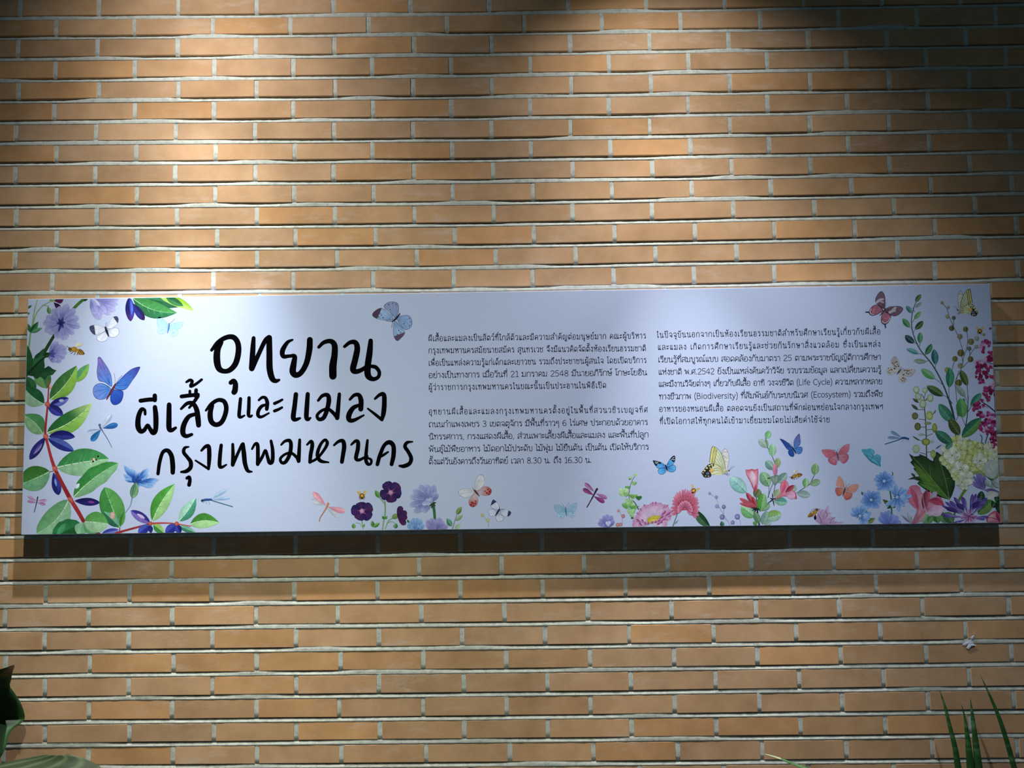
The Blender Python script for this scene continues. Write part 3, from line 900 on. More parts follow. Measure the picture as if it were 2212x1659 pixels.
BLOCKS = [
 ('first paragraph of small dark Thai text in the middle', [
  ('ผีเสื้อและแมลงเป็นสัตว์ที่ใกล้ตัวและมีความสำคัญต่อมนุษย์มาก คณะผู้บริหาร', 925.3, 737, 1395, 731),
  ('กรุงเทพมหานครสมัยนายสมัคร สุนทรเวช จึงมีแนวคิดจัดตั้งห้องเรียนธรรมชาติ', 925.8, 763.1, 1395.7, 758),
  ('เพื่อเป็นแหล่งความรู้แก่เด็กและเยาวชน รวมถึงประชาชนผู้สนใจ โดยเปิดบริการ', 925.8, 790, 1396, 783.7),
  ('อย่างเป็นทางการ เมื่อวันที่ 21 มกราคม 2548 มีนายอภิรักษ์ โกษะโยธิน', 925.8, 816.4, 1396.8, 810),
  ('ผู้ว่าราชการกรุงเทพมหานครในขณะนั้นเป็นประธานในพิธีเปิด', 925.8, 842.6, 1308.9, 837.8)]),
 ('second paragraph of small dark Thai text below the first, with opening hours', [
  ('อุทยานผีเสื้อและแมลงกรุงเทพมหานครตั้งอยู่ในพื้นที่สวนวชิรเบญจทัศ', 926.2, 895.3, 1398.6, 890.8),
  ('ถนนกำแพงเพชร 3 เขตจตุจักร มีพื้นที่ราวๆ 6 ไร่เศษ ประกอบด้วยอาคาร', 926.2, 922.6, 1399, 917.6),
  ('นิทรรศการ, กรงแสดงผีเสื้อ, ส่วนเพาะเลี้ยงผีเสื้อและแมลง และพื้นที่ปลูก', 926.2, 949.3, 1400.4, 944.4),
  ('พันธุ์ไม้พืชอาหาร ไม้ดอกไม้ประดับ ไม้พุ่ม ไม้ยืนต้น เป็นต้น เปิดให้บริการ', 926.2, 976.4, 1401, 971),
  ('ตั้งแต่วันอังคารถึงวันอาทิตย์ เวลา 8.30 น. ถึง 16.30 น.', 926.2, 1003, 1278, 999.3)]),
 ('column of small dark Thai text on the right half of the sign', [
  ('ในปัจจุบันนอกจากเป็นห้องเรียนธรรมชาติสำหรับศึกษาเรียนรู้เกี่ยวกับผีเสื้อ', 1419, 729.4, 1901, 721.8),
  ('และแมลง เกิดการศึกษาเรียนรู้และช่วยกันรักษาสิ่งแวดล้อม ซึ่งเป็นแหล่ง', 1421, 755.8, 1901.4, 749),
  ('เรียนรู้ที่สมบูรณ์แบบ สอดคล้องกับมาตรา 25 ตามพระราชบัญญัติการศึกษา', 1421.4, 782.6, 1902.7, 776.8),
  ('แห่งชาติ พ.ศ.2542 ยังเป็นแหล่งค้นคว้าวิจัย รวบรวมข้อมูล แลกเปลี่ยนความรู้', 1422.4, 809.4, 1904, 803.6),
  ('และมีงานวิจัยต่างๆ เกี่ยวกับผีเสื้อ อาทิ วงจรชีวิต (Life Cycle) ความหลากหลาย', 1422.7, 835.4, 1905.3, 829.6),
  ('ทางชีวภาพ (Biodiversity) ที่สัมพันธ์กับระบบนิเวศ (Ecosystem) รวมถึงพืช', 1423.5, 862.5, 1906.4, 856.7),
  ('อาหารของหนอนผีเสื้อ ตลอดจนยังเป็นสถานที่พักผ่อนหย่อนใจกลางกรุงเทพฯ', 1424, 889.4, 1907.5, 883.9),
  ('ที่เปิดโอกาสให้ทุกคนได้เข้ามาเยี่ยมชมโดยไม่เสียค่าใช้จ่าย', 1425, 916, 1791.7, 912)])]
for lab, LN in BLOCKS:
    t = Art('text_paragraph', lab, M_TEXT)
    for ln in LN:
        text_line(t, *ln)
        t.z += t.step
    t.build()

# ------------------------------------------------------------------ printed flowers and insects
def ZA(n, l=None): return Art(n, l).f(20, 620, 4.6083)
def ZB(n, l=None): return Art(n, l).f(20, 860, 4.6083)
def ZT(n, l=None): return Art(n, l).f(280, 640, 3.45625)
def ZC(n, l=None): return Art(n, l).f(620, 980, 3.95)
def ZD(n, l=None): return Art(n, l).f(1180, 920, 5.8211)
def ZE(n, l=None): return Art(n, l).f(1500, 900, 6.1444)
def ZF(n, l=None): return Art(n, l).f(1800, 860, 5.1845)
def ZG(n, l=None): return Art(n, l).f(1800, 600, 5.3689)

def wings(t, L, veins=4, vw=2.0, vc=None, bw=.08):
    for root, pts, cr, ce, bd, tip in L:
        t.wing(root, pts, cr, ce, bd, bw, veins, vc, vw, tip)

# --- upper left: chicory sprig
t = ZA('printed_chicory', 'violet chicory flowers in the top left corner')
t.line([(165,880),(190,650),(212,455),(232,360),(250,240),(285,105)], [24,20,16,14,12,10], '6f9a62', '8cb082')
t.line([(232,400),(262,280),(330,190),(420,140)], [14,12,10,8], '7fa672')
t.line([(330,180),(385,190),(400,220)], 8, '7fa672')
t.leaf((405,270),(385,195),44,'4f7f4c','7aa668')
t.leaf((215,455),(180,360),40,'2f6a3c'); t.leaf((215,455),(290,345),52,'1f5232','3f7a4a'); t.leaf((220,455),(330,405),40,'5f9a78','4a8560')
t.leaf((180,215),(225,180),24,'3f6a48'); t.leaf((170,275),(205,255),24,'3f6a48')
t.leaf((420,135),(540,120),80,'3a1238','541a4a', p=.7); t.leaf((440,150),(515,225),50,'2a1040','431a50', p=.6); t.leaf((400,130),(460,125),40,'7fa060')
t.line([(760,108),(690,165),(610,250),(520,360)], [30,30,30,26], '3f6a2c', '4a7a3a')
t.line([(520,370),(430,510),(340,660),(250,770),(170,880)], [24,30,36,34,30], '173a20', '2a5530')
t.leaf((185,880),(345,610),80,'1d4a2a','27593a', wav=.15); t.leaf((190,880),(350,690),150,'2f6a3c','1c4a2a', wav=.2)
t.leaf((160,900),(165,560),110,'1c4428','24532e', bend=-.05); t.line([(190,860),(300,740),(400,670)], [26,18,16], '14301c')
t.petals((515,360), [(580,165),(660,215),(695,300),(708,395),(650,470),(570,525),(540,530),(470,515),(395,470),(350,440),(335,360),(365,290),(430,215),(500,190)], 74, '8f93d2', '7a80c4', mid='4a4d9a', tipc='a9aee0')
for e in [(540,300),(560,350),(540,410),(490,450),(470,360),(490,310)]: t.leaf((515,360), e, 26, '2f3280', '3a3f90')
t.dot(515, 360, 24, '20225e')
t.petals((395,670), [(485,540),(540,575),(575,600),(578,650),(560,700),(520,740),(465,745),(430,700)], 62, '8a8ed0', '6f75be', mid='44489a', tipc='a5aadf')
for e in [(450,620),(470,660),(455,700)]: t.leaf((400,670), e, 30, '4a4da0')
t.leaf((345,690),(410,660),50,'16331d','20482a')
t.petals((815,110), [(905,325),(1005,275),(1060,230),(1085,170),(1100,110),(960,260),(860,270)], 80, '9a9cdc', '8084cc', mid='5a5dac', tipc='b4b7ea')
t.leaf((810,110),(905,190),50,'c2c6ee','a4a8e0'); t.leaf((740,140),(790,95),30,'26482a')
t.build()

t = ZA('printed_berry_sprig', 'dark blue berries and green leaves along the top edge')
t.leaf((1240,100),(1730,190),150,'2f7a50','1f5a3c', bend=.02); t.leaf((1230,112),(1668,255),170,'3f8a4a','2a7048', bend=-.10, mid='9fd0a8', vc='6fb07a', veins=5)
t.leaf((1500,100),(1840,238),95,'86b53a','a4d06a', bend=.06, mid='c0e090'); t.leaf((1560,100),(1735,190),70,'1f5a3a','3a7a48')
t.leaf((1195,105),(1208,342),92,'2a3fae','1c1a66', p=.5, pw=.6, tipc='4a2a70'); t.leaf((1225,160),(1345,330),76,'1d1c64','2c2f8a', p=.6, pw=.6, tipc='2a1040')
t.leaf((1210,130),(1220,280),34,'5a74d8','3a52c0')
t.build()

# --- left: honeysuckle branch
t = ZB('printed_honeysuckle_branch', 'leafy red-stemmed branch with blue berries along the left edge')
O = -1106
t.leaf((250,-60),(170,-216),110,'1f5232','2f6a40'); t.leaf((375,-96),(305,-326),170,'6c9c66','3f7a45', bend=.05); t.leaf((210,-240),(470,-275),120,'17402a','1f4f30', wav=.3); t.leaf((420,-90),(400,-130),50,'c8a8a0')
t.leaf((660,-160),(795,-340),100,'5a9a6a','7fb352'); t.leaf((405,15),(672,-322),190,'3a6f38','7fb04a', bend=-.06, mid='cfe4c0', veins=3, vc='86a86a')
t.leaf((345,60),(140,-110),190,'8fb59a','1f5a3a', bend=.06, mid='b8d8c0')
t.leaf((400,80),(592,0),84,'20216e','5a68bc', p=.5, pw=.6); t.leaf((385,75),(535,168),94,'20226f','34399a', p=.5, pw=.6)
t.dot(520, 25, 26, '7f8ad0', 'c0c8ee', 16)
t.leaf((335,355),(140,165),190,'7fae80','4a8a58', bend=-.08, mid='b5d6b4', veins=3, vc='6f9f76')
t.leaf((375,345),(822,52),200,'2a6a34','7fb552', bend=-.07, mid='d8ecc8', veins=5, vc='3f8040', tipc='a9cf86')
t.leaf((395,382),(655,385),96,'16186a','2b2f86', bend=.06, p=.5, pw=.65); t.leaf((385,400),(645,525),100,'4a5cae','232a80', p=.5, pw=.65)
t.leaf((358,388),(202,612),90,'23246a','2a2a80', p=.55, pw=.65); t.leaf((330,450),(240,560),36,'8f7fc0','5a55a0')
t.leaf((472,690),(990,605),270,'3c8a50','8fc09a', bend=.02, p=.5, pw=.7, mid='cfe8d0', veins=6, vc='74b082')
t.leaf((640,985),(1085,648),200,'3a8a44','7cb486', bend=.05, p=.5, pw=.6, mid='cfe8cc', veins=6, vc='4f9a58', wav=.06); t.leaf((655,900),(700,850),40,'c8d8e8')
t.leaf((405,730),(95,860),250,'72ab84','3c7834', bend=.02, p=.5, pw=.7, mid='b8dcbc', veins=4, vc='5a9a62')
t.leaf((440,740),(492,965),92,'34409c','1f2476', p=.6, pw=.6, tipc='22206a'); t.leaf((455,800),(470,880),24,'8090d8')
t.leaf((650,1022),(902,1040),78,'181858','221f6c', p=.55, pw=.65); t.leaf((780,1032),(850,1038),26,'7a3a90')
t.leaf((590,1015),(275,1345),250,'8ec09c','6aa474', bend=.10, p=.5, pw=.62, mid='c4e2c8', veins=5, vc='85b88e')
t.leaf((705,1245),(430,1350),210,'1a5f30','2c7a48', bend=.06, p=.5, pw=.6, wav=.05); t.leaf((560,1250),(470,1370),60,'4a9a68')
t.leaf((735,1240),(690,1370),130,'74b488','8fc4a0'); t.leaf((750,1240),(860,1345),120,'2a7a3a','5fa870')
t.leaf((740,1230),(985,1250),210,'5aa056','9dc9a6', bend=.02, p=.5, pw=.6, mid='d4ead4', veins=4, vc='7ab482')
for pts, w in (([(395,-180),(383,60),(358,340),(375,430)], [10,18,24,28]), ([(372,420),(450,690),(610,1010)], [24,34,44]), ([(605,1000),(680,1120),(738,1222)], [40,40,36])):
    t.line(pts, w, 'a8383a', '8c2226')
for x, y in ((380,60),(365,380),(455,700),(610,1010)):
    t.dot(x, y, 26, '9a3a34', 'c86a5a'); t.line([(x-30,y-18),(x,y),(x+20,y+25)], 7, 'c07068')
t.line([(400,735),(440,725)], 8, '9a4a40')
t.build()

t = ZB('printed_berry_branch', 'arching red twig with leaves and blue berries along the bottom edge')
t.leaf((1100,1290),(948,888),240,'3f8a44','59a055', p=.5, pw=.62, mid='c0e0bc', veins=4, vc='357a3c'); t.leaf((1095,1280),(940,1130),110,'2a6a50','6fb092')
t.leaf((1105,1280),(1150,1120),50,'3a7a35','5a9a48'); t.dot(1028, 1170, 24, 'b88a8a', 'd8b8b8', 40)
t.line([(840,1325),(900,1350)], [30,20], '7a2026'); t.leaf((925,1348),(1088,1312),64,'3c48a6','6f80cc', p=.5, pw=.6)
t.line([(1060,1350),(1130,1325),(1400,1252)], [30,22,18], '9a3034'); t.line([(1400,1248),(1600,1245),(1810,1275)], [20,14,10], 'a8383a', 'b85a54')
t.line([(1100,1290),(1098,1340)], 10, '8a3a3a')
t.leaf((1425,1225),(1648,855),170,'4a9a40','9ed08f', bend=.05, mid='d2ecca', veins=5, vc='5fa858'); t.leaf((1688,1225),(1858,992),130,'a4d6c6','45967a', bend=-.04, mid='d8f0e4', veins=4, vc='7fc0a8')
t.leaf((1800,1255),(2090,1240),150,'468c3a','a6d89a', bend=.10, mid='d8f0c8', veins=3, vc='6fb058')
t.leaf((1435,1260),(1545,1345),80,'9ac872','3f8a4a'); t.leaf((1690,1275),(1860,1340),60,'7ab8a0','3f806a')
t.leaf((1400,1242),(1210,1120),92,'7a6ac4','35308c', p=.5, pw=.6); t.leaf((1350,1200),(1270,1150),30,'c8b4e4')
t.leaf((1390,1265),(1285,1350),90,'2a34a0','4a58c0', p=.5, pw=.6); t.leaf((1400,1265),(1412,1345),50,'1f2478'); t.leaf((1665,1258),(1555,1345),90,'262c90','3f4ab0', p=.5, pw=.6); t.leaf((1665,1258),(1700,1345),70,'1c1f70','3a40a8', p=.5, pw=.6)
for x, y in ((1405,1248),(1668,1250)): t.dot(x, y, 22, '9a3a34', 'c46a58')
t.build()

t = ZB('printed_cornflower', 'single blue cornflower with spiky petals beside the leafy branch')
t.line([(1225,985),(1205,1070),(1150,1150)], [14,10,9], '6c98a2')
for e, w in (((1140,668),50),((1135,760),44),((1180,690),40),((1215,700),44),((1245,712),36),((1270,740),40),((1310,735),44),((1385,700),58),((1390,760),50),((1492,815),56),((1440,878),60),((1460,850),50),((1300,885),36),((1150,805),40),((1380,870),44)):
    t.leaf((1262,840), e, w, '2f62b8', '6f9edc', tipc='8fb6ea', p=.65)
for e in ((1230,770),(1290,770),(1320,810),(1220,800)): t.leaf((1262,850), e, 30, '1f3f8a', '2a4fa0')
t.leaf((1265,840),(1228,995),84,'7aa47a','4f8068', p=.55, pw=.55); t.line([(1240,870),(1230,960)], 6, '3f6a55'); t.line([(1262,880),(1246,960)], 6, '3f6a55')
t.build()

t = ZB('printed_ladybird', 'red ladybird sitting on a leaf')
for p in ([(790,650),(765,665)], [(840,650),(835,690)], [(870,640),(885,665)]): t.line(p, 7, '151515', smooth=False)
t.blob([(830,520),(870,530),(898,580),(885,630),(840,652),(800,640),(775,600),(785,545)], 'b82218', 'e0402c')
t.blob([(785,610),(812,612),(828,640),(805,665),(775,650)], '15100f'); t.line([(770,645),(762,625)], 6, '151515', smooth=False)
for x, y, r in ((810,545,11),(862,565,12),(815,590,9),(850,600,11),(885,580,10),(835,630,10),(866,615,8)): t.dot(x, y, r, '1c0c0a')
t.dot(842, 608, 12, 'ff9a80', 'ffd0c0'); t.dot(812, 652, 7, 'e8e8e8')
t.build()

# --- dragonflies
def dragonfly(mk, name, label, body, wgs, head=None, bc='334', bc2=None):
    t = mk(name, label)
    for b, e, w, c1, c2 in wgs:
        t.leaf(b, e, w, c1, c2, p=.68, pw=.5, mid=c2, edge=.75)
    t.line(body[0], body[1], bc, bc2)
    if head:
        t.dot(*head, bc)
    return t
dragonfly(ZB, 'printed_dragonfly', 'blue dragonfly below the large blue butterfly', ([(905,290),(930,330),(980,410),(1022,492)], [22,10,8,5]),
  [((925,295),(1018,160),50,'c0cbe8','9fb0d8'), ((912,312),(775,342),44,'b6c4e4','98abd2'), ((930,300),(1082,262),58,'2f72bc','1f5aa0'), ((912,315),(815,428),62,'2c7cba','1f60a0')], (900,268,14), '4a6a98', '5f6a8c').build()
t = dragonfly(ZB, 'printed_dragonfly', 'small mauve dragonfly near the bottom left corner', ([(284,985),(268,1060),(248,1136)], [13,9,7]),
  [((275,1025),(182,975),30,'b884bc','caa0cc'), ((272,1040),(180,1022),30,'a870ac','b890c0'), ((282,1025),(375,1018),32,'b884bc','caa0cc'), ((280,1040),(362,1062),30,'a870ac','b890c0')], None, '3f2444'); t.build()
t = dragonfly(ZT, 'printed_damselfly', 'blue damselfly right of the leafy corner', ([(600,1518),(640,1533),(768,1571)], [9,8,8]),
  [((605,1515),(722,1443),34,'b4cfee','94b8e2'), ((610,1520),(752,1505),26,'a8c6ea','8cb0dc')], None, '3a6a86')
t.line([(540,1527),(565,1520),(608,1518)], [14,18,16], '2f4f90'); t.dot(542, 1526, 10, '24364f')
for p in ([(570,1530),(575,1550)], [(590,1530),(600,1555)], [(560,1528),(545,1545)]): t.line(p, 3, '6a7f98', smooth=False)
t.build()
dragonfly(ZC, 'printed_dragonfly', 'pink dragonfly below the headline', ([(352,425),(338,460),(310,505),(285,545),(275,577)], [20,16,11,9,7]),
  [((330,440),(205,395),48,'c4c8da','b4bcd4'), ((345,465),(445,543),46,'c4c8da','b8bed4'), ((332,445),(220,328),50,'e0a8ba','d690aa'), ((350,455),(498,495),50,'e0a8ba','d690aa')], (352,428,11), 'c08a62', 'a86a58').build()
dragonfly(ZD, 'printed_dragonfly', 'magenta dragonfly below the second paragraph', ([(635,800),(600,865),(560,940),(512,1022)], [26,20,15,14]),
  [((605,830),(483,718),52,'b080b4','9a62a0'), ((625,850),(768,912),52,'b080b4','9a62a0'), ((595,870),(460,790),56,'9a4a88','7a3470'), ((598,885),(735,962),56,'9a4a88','7a3470')], (638,796,15), '3a1f3c', '4a2a4a').build()
t = dragonfly(ZF, 'printed_damselfly', 'dark blue damselfly beside the seed pods', ([(770,452),(700,478),(583,515)], [13,11,11]),
  [((765,440),(640,372),38,'7f9cc4','6a88b4'), ((760,450),(605,442),34,'7f9cc4','6a88b4')], None, '2f5a80')
t.line([(840,456),(800,446),(765,448)], [18,26,20], '24508c'); t.dot(840, 456, 11, '1c2c48')
for p in ([(800,455),(760,490)], [(815,460),(820,490)], [(828,465),(850,485)]): t.line(p, 3, '6a7f98', smooth=False)
t.build()

# --- butterflies
def butterfly(mk, name, label, ws, body, bc, ant=(), veins=4, vw=2.0, vc=None, bw=.08, dots=(), dc='334', lines=()):
    t = mk(name, label)
    wings(t, ws, veins, vw, vc, bw)
    for p in lines: t.line(p[0], p[1], p[2])
    for x, y, r in dots: t.dot(x, y, r, dc)
    t.line(body[0], body[1], bc)
    for p in ant: t.line(p, 3, bc)
    t.build()

butterfly(ZA, 'printed_butterfly', 'large deep blue butterfly left of the headline', [
  ((1010,995),[(1010,990),(950,950),(890,930),(872,850),(880,760),(882,705),(908,700),(945,750),(985,810),(1015,880),(1024,970)],'3f8ae0','7a64b4','2b2a70',None),
  ((1010,1005),[(1008,1005),(940,962),(880,962),(838,1000),(835,1060),(860,1105),(910,1122),(965,1105),(1000,1050)],'4a90e4','6a84d4','242a78',None),
  ((1045,985),[(1045,985),(1090,930),(1150,870),(1220,815),(1290,793),(1302,805),(1270,870),(1220,940),(1170,1010),(1120,1028),(1055,1015)],'3f84e0','3a3494','232270',None),
  ((1025,1020),[(1028,1020),(1080,1025),(1130,1035),(1136,1080),(1115,1140),(1070,1172),(1030,1168),(1005,1125),(1008,1070)],'2f66d0','1f3aa4','1a1f66',None)],
  ([(1058,968),(1020,1030),(970,1118)],[18,24,12]), '5a2838', ([(1052,960),(1052,910),(1044,858)], [(1062,965),(1090,915),(1124,880)]), 5, 3.0, '26388c', .05)
butterfly(ZA, 'printed_butterfly', 'white butterfly with dark wing tips beside the top flowers', [
  ((960,410),[(958,408),(900,385),(830,380),(798,398),(810,440),(860,478),(950,440)],'d8e0f4','dce4f6','6a7298','3a4060'), ((970,405),[(968,402),(995,350),(1035,300),(1068,290),(1086,310),(1084,350),(1050,395),(1000,418)],'d8e0f4','dce4f6','5a628c','3a4060'),
  ((960,440),[(958,440),(900,475),(870,500),(880,530),(920,546),(965,530),(985,485)],'d8e0f4','dee6f8','5f6790',None), ((980,430),[(985,428),(1040,405),(1080,410),(1096,440),(1080,480),(1040,502),(1000,495),(982,470)],'d8e0f4','dee6f8','5f6790',None)],
  ([(957,402),(970,440),(988,488)],[18,26,12]), '20253e', ([(958,400),(970,350)],), 3, 1.6, '8a92b4', .05)
butterfly(ZA, 'printed_butterfly', 'small pale blue butterfly above the headline', [
  ((1580,390),[(1582,385),(1555,335),(1500,295),(1475,310),(1472,360),(1488,400),(1575,412)],'9ecaf0','a8cdf2','6fa0d4',None), ((1598,392),[(1598,390),(1650,355),(1725,350),(1722,390),(1675,425),(1598,412)],'9ecaf0','a8cdf2','6fa0d4',None),
  ((1580,408),[(1575,408),(1500,402),(1472,425),(1490,460),(1525,468),(1570,440)],'a8d0f4','b4d4f4','80acdc',None), ((1598,412),[(1598,410),(1665,425),(1686,450),(1660,485),(1620,492),(1598,460)],'a8d0f4','b4d4f4','80acdc',None)],
  ([(1592,365),(1588,405),(1575,460)],[14,16,6]), '4a7ab4', ([(1594,370),(1620,345),(1650,318)],), 2, 1.4, '84b0e0', .05, ((1510,430,4),(1530,425,4),(1640,450,4),(1625,462,4)), '5a86bc')
t = Art('printed_butterfly', 'grey-blue spotted butterfly above the headline').f(280, 640, 3.45625)
wings(t, [((1975,160),[(1978,160),(1945,120),(1905,90),(1902,66),(1930,45),(1965,40),(2000,50),(2010,80),(2006,125)],'86a8dc','8a94bc','4a4468',None),
  ((1965,175),[(1970,172),(1940,130),(1900,95),(1868,88),(1830,110),(1812,135),(1822,155),(1860,172),(1920,180)],'8fb0e0','9cbce8','4a4468','4a3850'),
  ((1995,165),[(1995,163),(2030,145),(2080,142),(2108,175),(2106,220),(2080,246),(2050,246),(2015,205)],'7f9ed4','8fb0e0','4a4c70',None),
  ((1980,185),[(1978,185),(1968,240),(1972,300),(1998,334),(2030,310),(2056,275),(2040,240),(2005,200)],'8fb0e0','98b8e6','4a4c70','5a4a66')], 5, 1.3, '3f5590', .06)
for x, y, r in ((1935,62,4),(1962,52,4),(1990,60,4),(1945,100,4),(1870,130,4),(1860,155,4),(1880,140,4),(1893,160,4),(2090,165,4),(2098,190,4),(2090,220,4),(2050,205,4),(2010,255,4),(2000,285,4),(2025,270,4),(2015,300,4)): t.dot(x, y, r, '2a3050')
t.line([(2018,130),(1990,165),(1960,190)], [8,15,8], '14163a'); t.line([(1960,185),(1930,186),(1915,180)], 3, '3a4060'); t.line([(1968,195),(1960,215),(1958,232)], 3, '3a4060')
t.build()
butterfly(ZC, 'printed_butterfly', 'clear-winged butterfly with red hind wing tips', [
  ((1605,320),[(1602,322),(1560,302),(1500,300),(1462,325),(1475,355),(1525,378),(1575,360)],'ccd4e2','d2d8e8','84687a',None), ((1612,310),[(1608,312),(1604,250),(1622,200),(1655,178),(1680,195),(1685,250),(1660,295),(1630,318)],'ccd4e2','d2d8e8','84687a',None),
  ((1605,335),[(1608,338),(1570,370),(1550,405),(1560,445),(1592,456),(1625,430),(1630,380)],'d0d0dc','b04a48','96504e',None), ((1625,325),[(1628,325),(1670,285),(1715,282),(1746,310),(1738,345),(1705,358),(1660,352)],'d0d0dc','b04a48','96504e',None)],
  ([(1598,312),(1615,330),(1642,362)],[12,16,6]), '6a3028', ([(1600,312),(1585,290)],), 3, 1.4, '9a8494', .05,
  dots=((1715,305,9),(1728,325,10),(1705,335,9),(1722,345,8),(1690,320,7),(1738,312,6),(1585,420,10),(1570,435,9),(1605,425,9),(1592,445,8),(1575,415,7),(1610,405,7)), dc='9a2c2c')
butterfly(ZC, 'printed_butterfly', 'white butterfly with navy wing edges above the bottom edge', [
  ((1798,480),[(1800,482),(1755,468),(1738,445),(1752,400),(1768,394),(1795,420),(1812,465)],'ccd8f0','d4def4','3f4878','2c3460'), ((1815,490),[(1815,488),(1865,480),(1905,492),(1912,510),(1890,535),(1845,532)],'ccd8f0','d4def4','3f4878','2c3460'),
  ((1795,495),[(1798,495),(1750,474),(1722,485),(1722,515),(1745,535),(1785,522)],'ccd8f0','d4def4','3f4878',None), ((1800,510),[(1800,510),(1782,545),(1792,572),(1820,580),(1848,560),(1846,535)],'ccd8f0','d4def4','3f4878',None)],
  ([(1812,475),(1800,495),(1778,528)],[12,16,7]), '1f2850', ([(1815,475),(1812,450)], [(1818,480),(1850,470)]), 3, 1.4, '8090b8', .06)
butterfly(ZD, 'printed_butterfly', 'light blue butterfly near the bottom centre', [
  ((235,1060),[(238,1058),(195,1005),(125,988),(102,1000),(108,1050),(145,1092),(232,1082)],'94bce0','a4c8e8','5f8fb8',None), ((258,1060),[(255,1058),(295,1000),(350,970),(382,970),(385,1010),(360,1072),(260,1082)],'94bce0','a4c8e8','5f8fb8',None),
  ((235,1085),[(236,1085),(145,1095),(136,1130),(170,1160),(210,1162),(238,1115)],'a4cae8','aed0ec','6f9cc4',None), ((260,1085),[(260,1085),(355,1078),(370,1100),(350,1140),(318,1152),(268,1112)],'a4cae8','aed0ec','6f9cc4',None)],
  ([(244,1030),(246,1075),(256,1132)],[14,18,8]), '4a7aa4', ([(240,1030),(215,1000),(195,970)], [(248,1030),(265,1000),(290,968)]), 3, 1.6, '78a6cc', .05, ((165,1108,6),(190,1115,5),(330,1100,6),(345,1092,5),(180,1140,5),(325,1128,5)), '4f7ca8')
t = ZD('printed_butterfly', 'bright blue butterfly with black wing tips')
for root, pts in (((1505,505),[(1502,508),(1470,470),(1410,445),(1345,434),(1345,455),(1372,500),(1410,535),(1495,525)]), ((1515,500),[(1512,500),(1545,430),(1585,385),(1612,374),(1624,400),(1618,450),(1590,490),(1522,520)]), ((1505,525),[(1502,525),(1425,535),(1405,560),(1415,598),(1455,612),(1492,595),(1508,555)]), ((1525,525),[(1522,522),(1600,490),(1630,520),(1625,560),(1595,582),(1555,580),(1530,560)])):
    t.wing(root, pts, '4a9ee8', '5fb0f0', '14203c', .09, 4, '1f4a8a', 2.2)
t.poly([(1345,434),(1410,445),(1450,460),(1435,480),(1400,470),(1395,500),(1372,500),(1345,455)], '161a2a'); t.poly([(1612,374),(1585,385),(1555,425),(1575,430),(1590,455),(1612,452),(1624,400)], '161a2a')
for x, y in ((1375,455),(1400,458),(1385,470),(1600,400),(1585,420),(1605,425)): t.line([(x-9,y+3),(x+9,y-4)], 6, 'd8e4f4', smooth=False)
t.line([(1500,490),(1510,520),(1524,575)], [10,16,6], '14182c')
t.build()

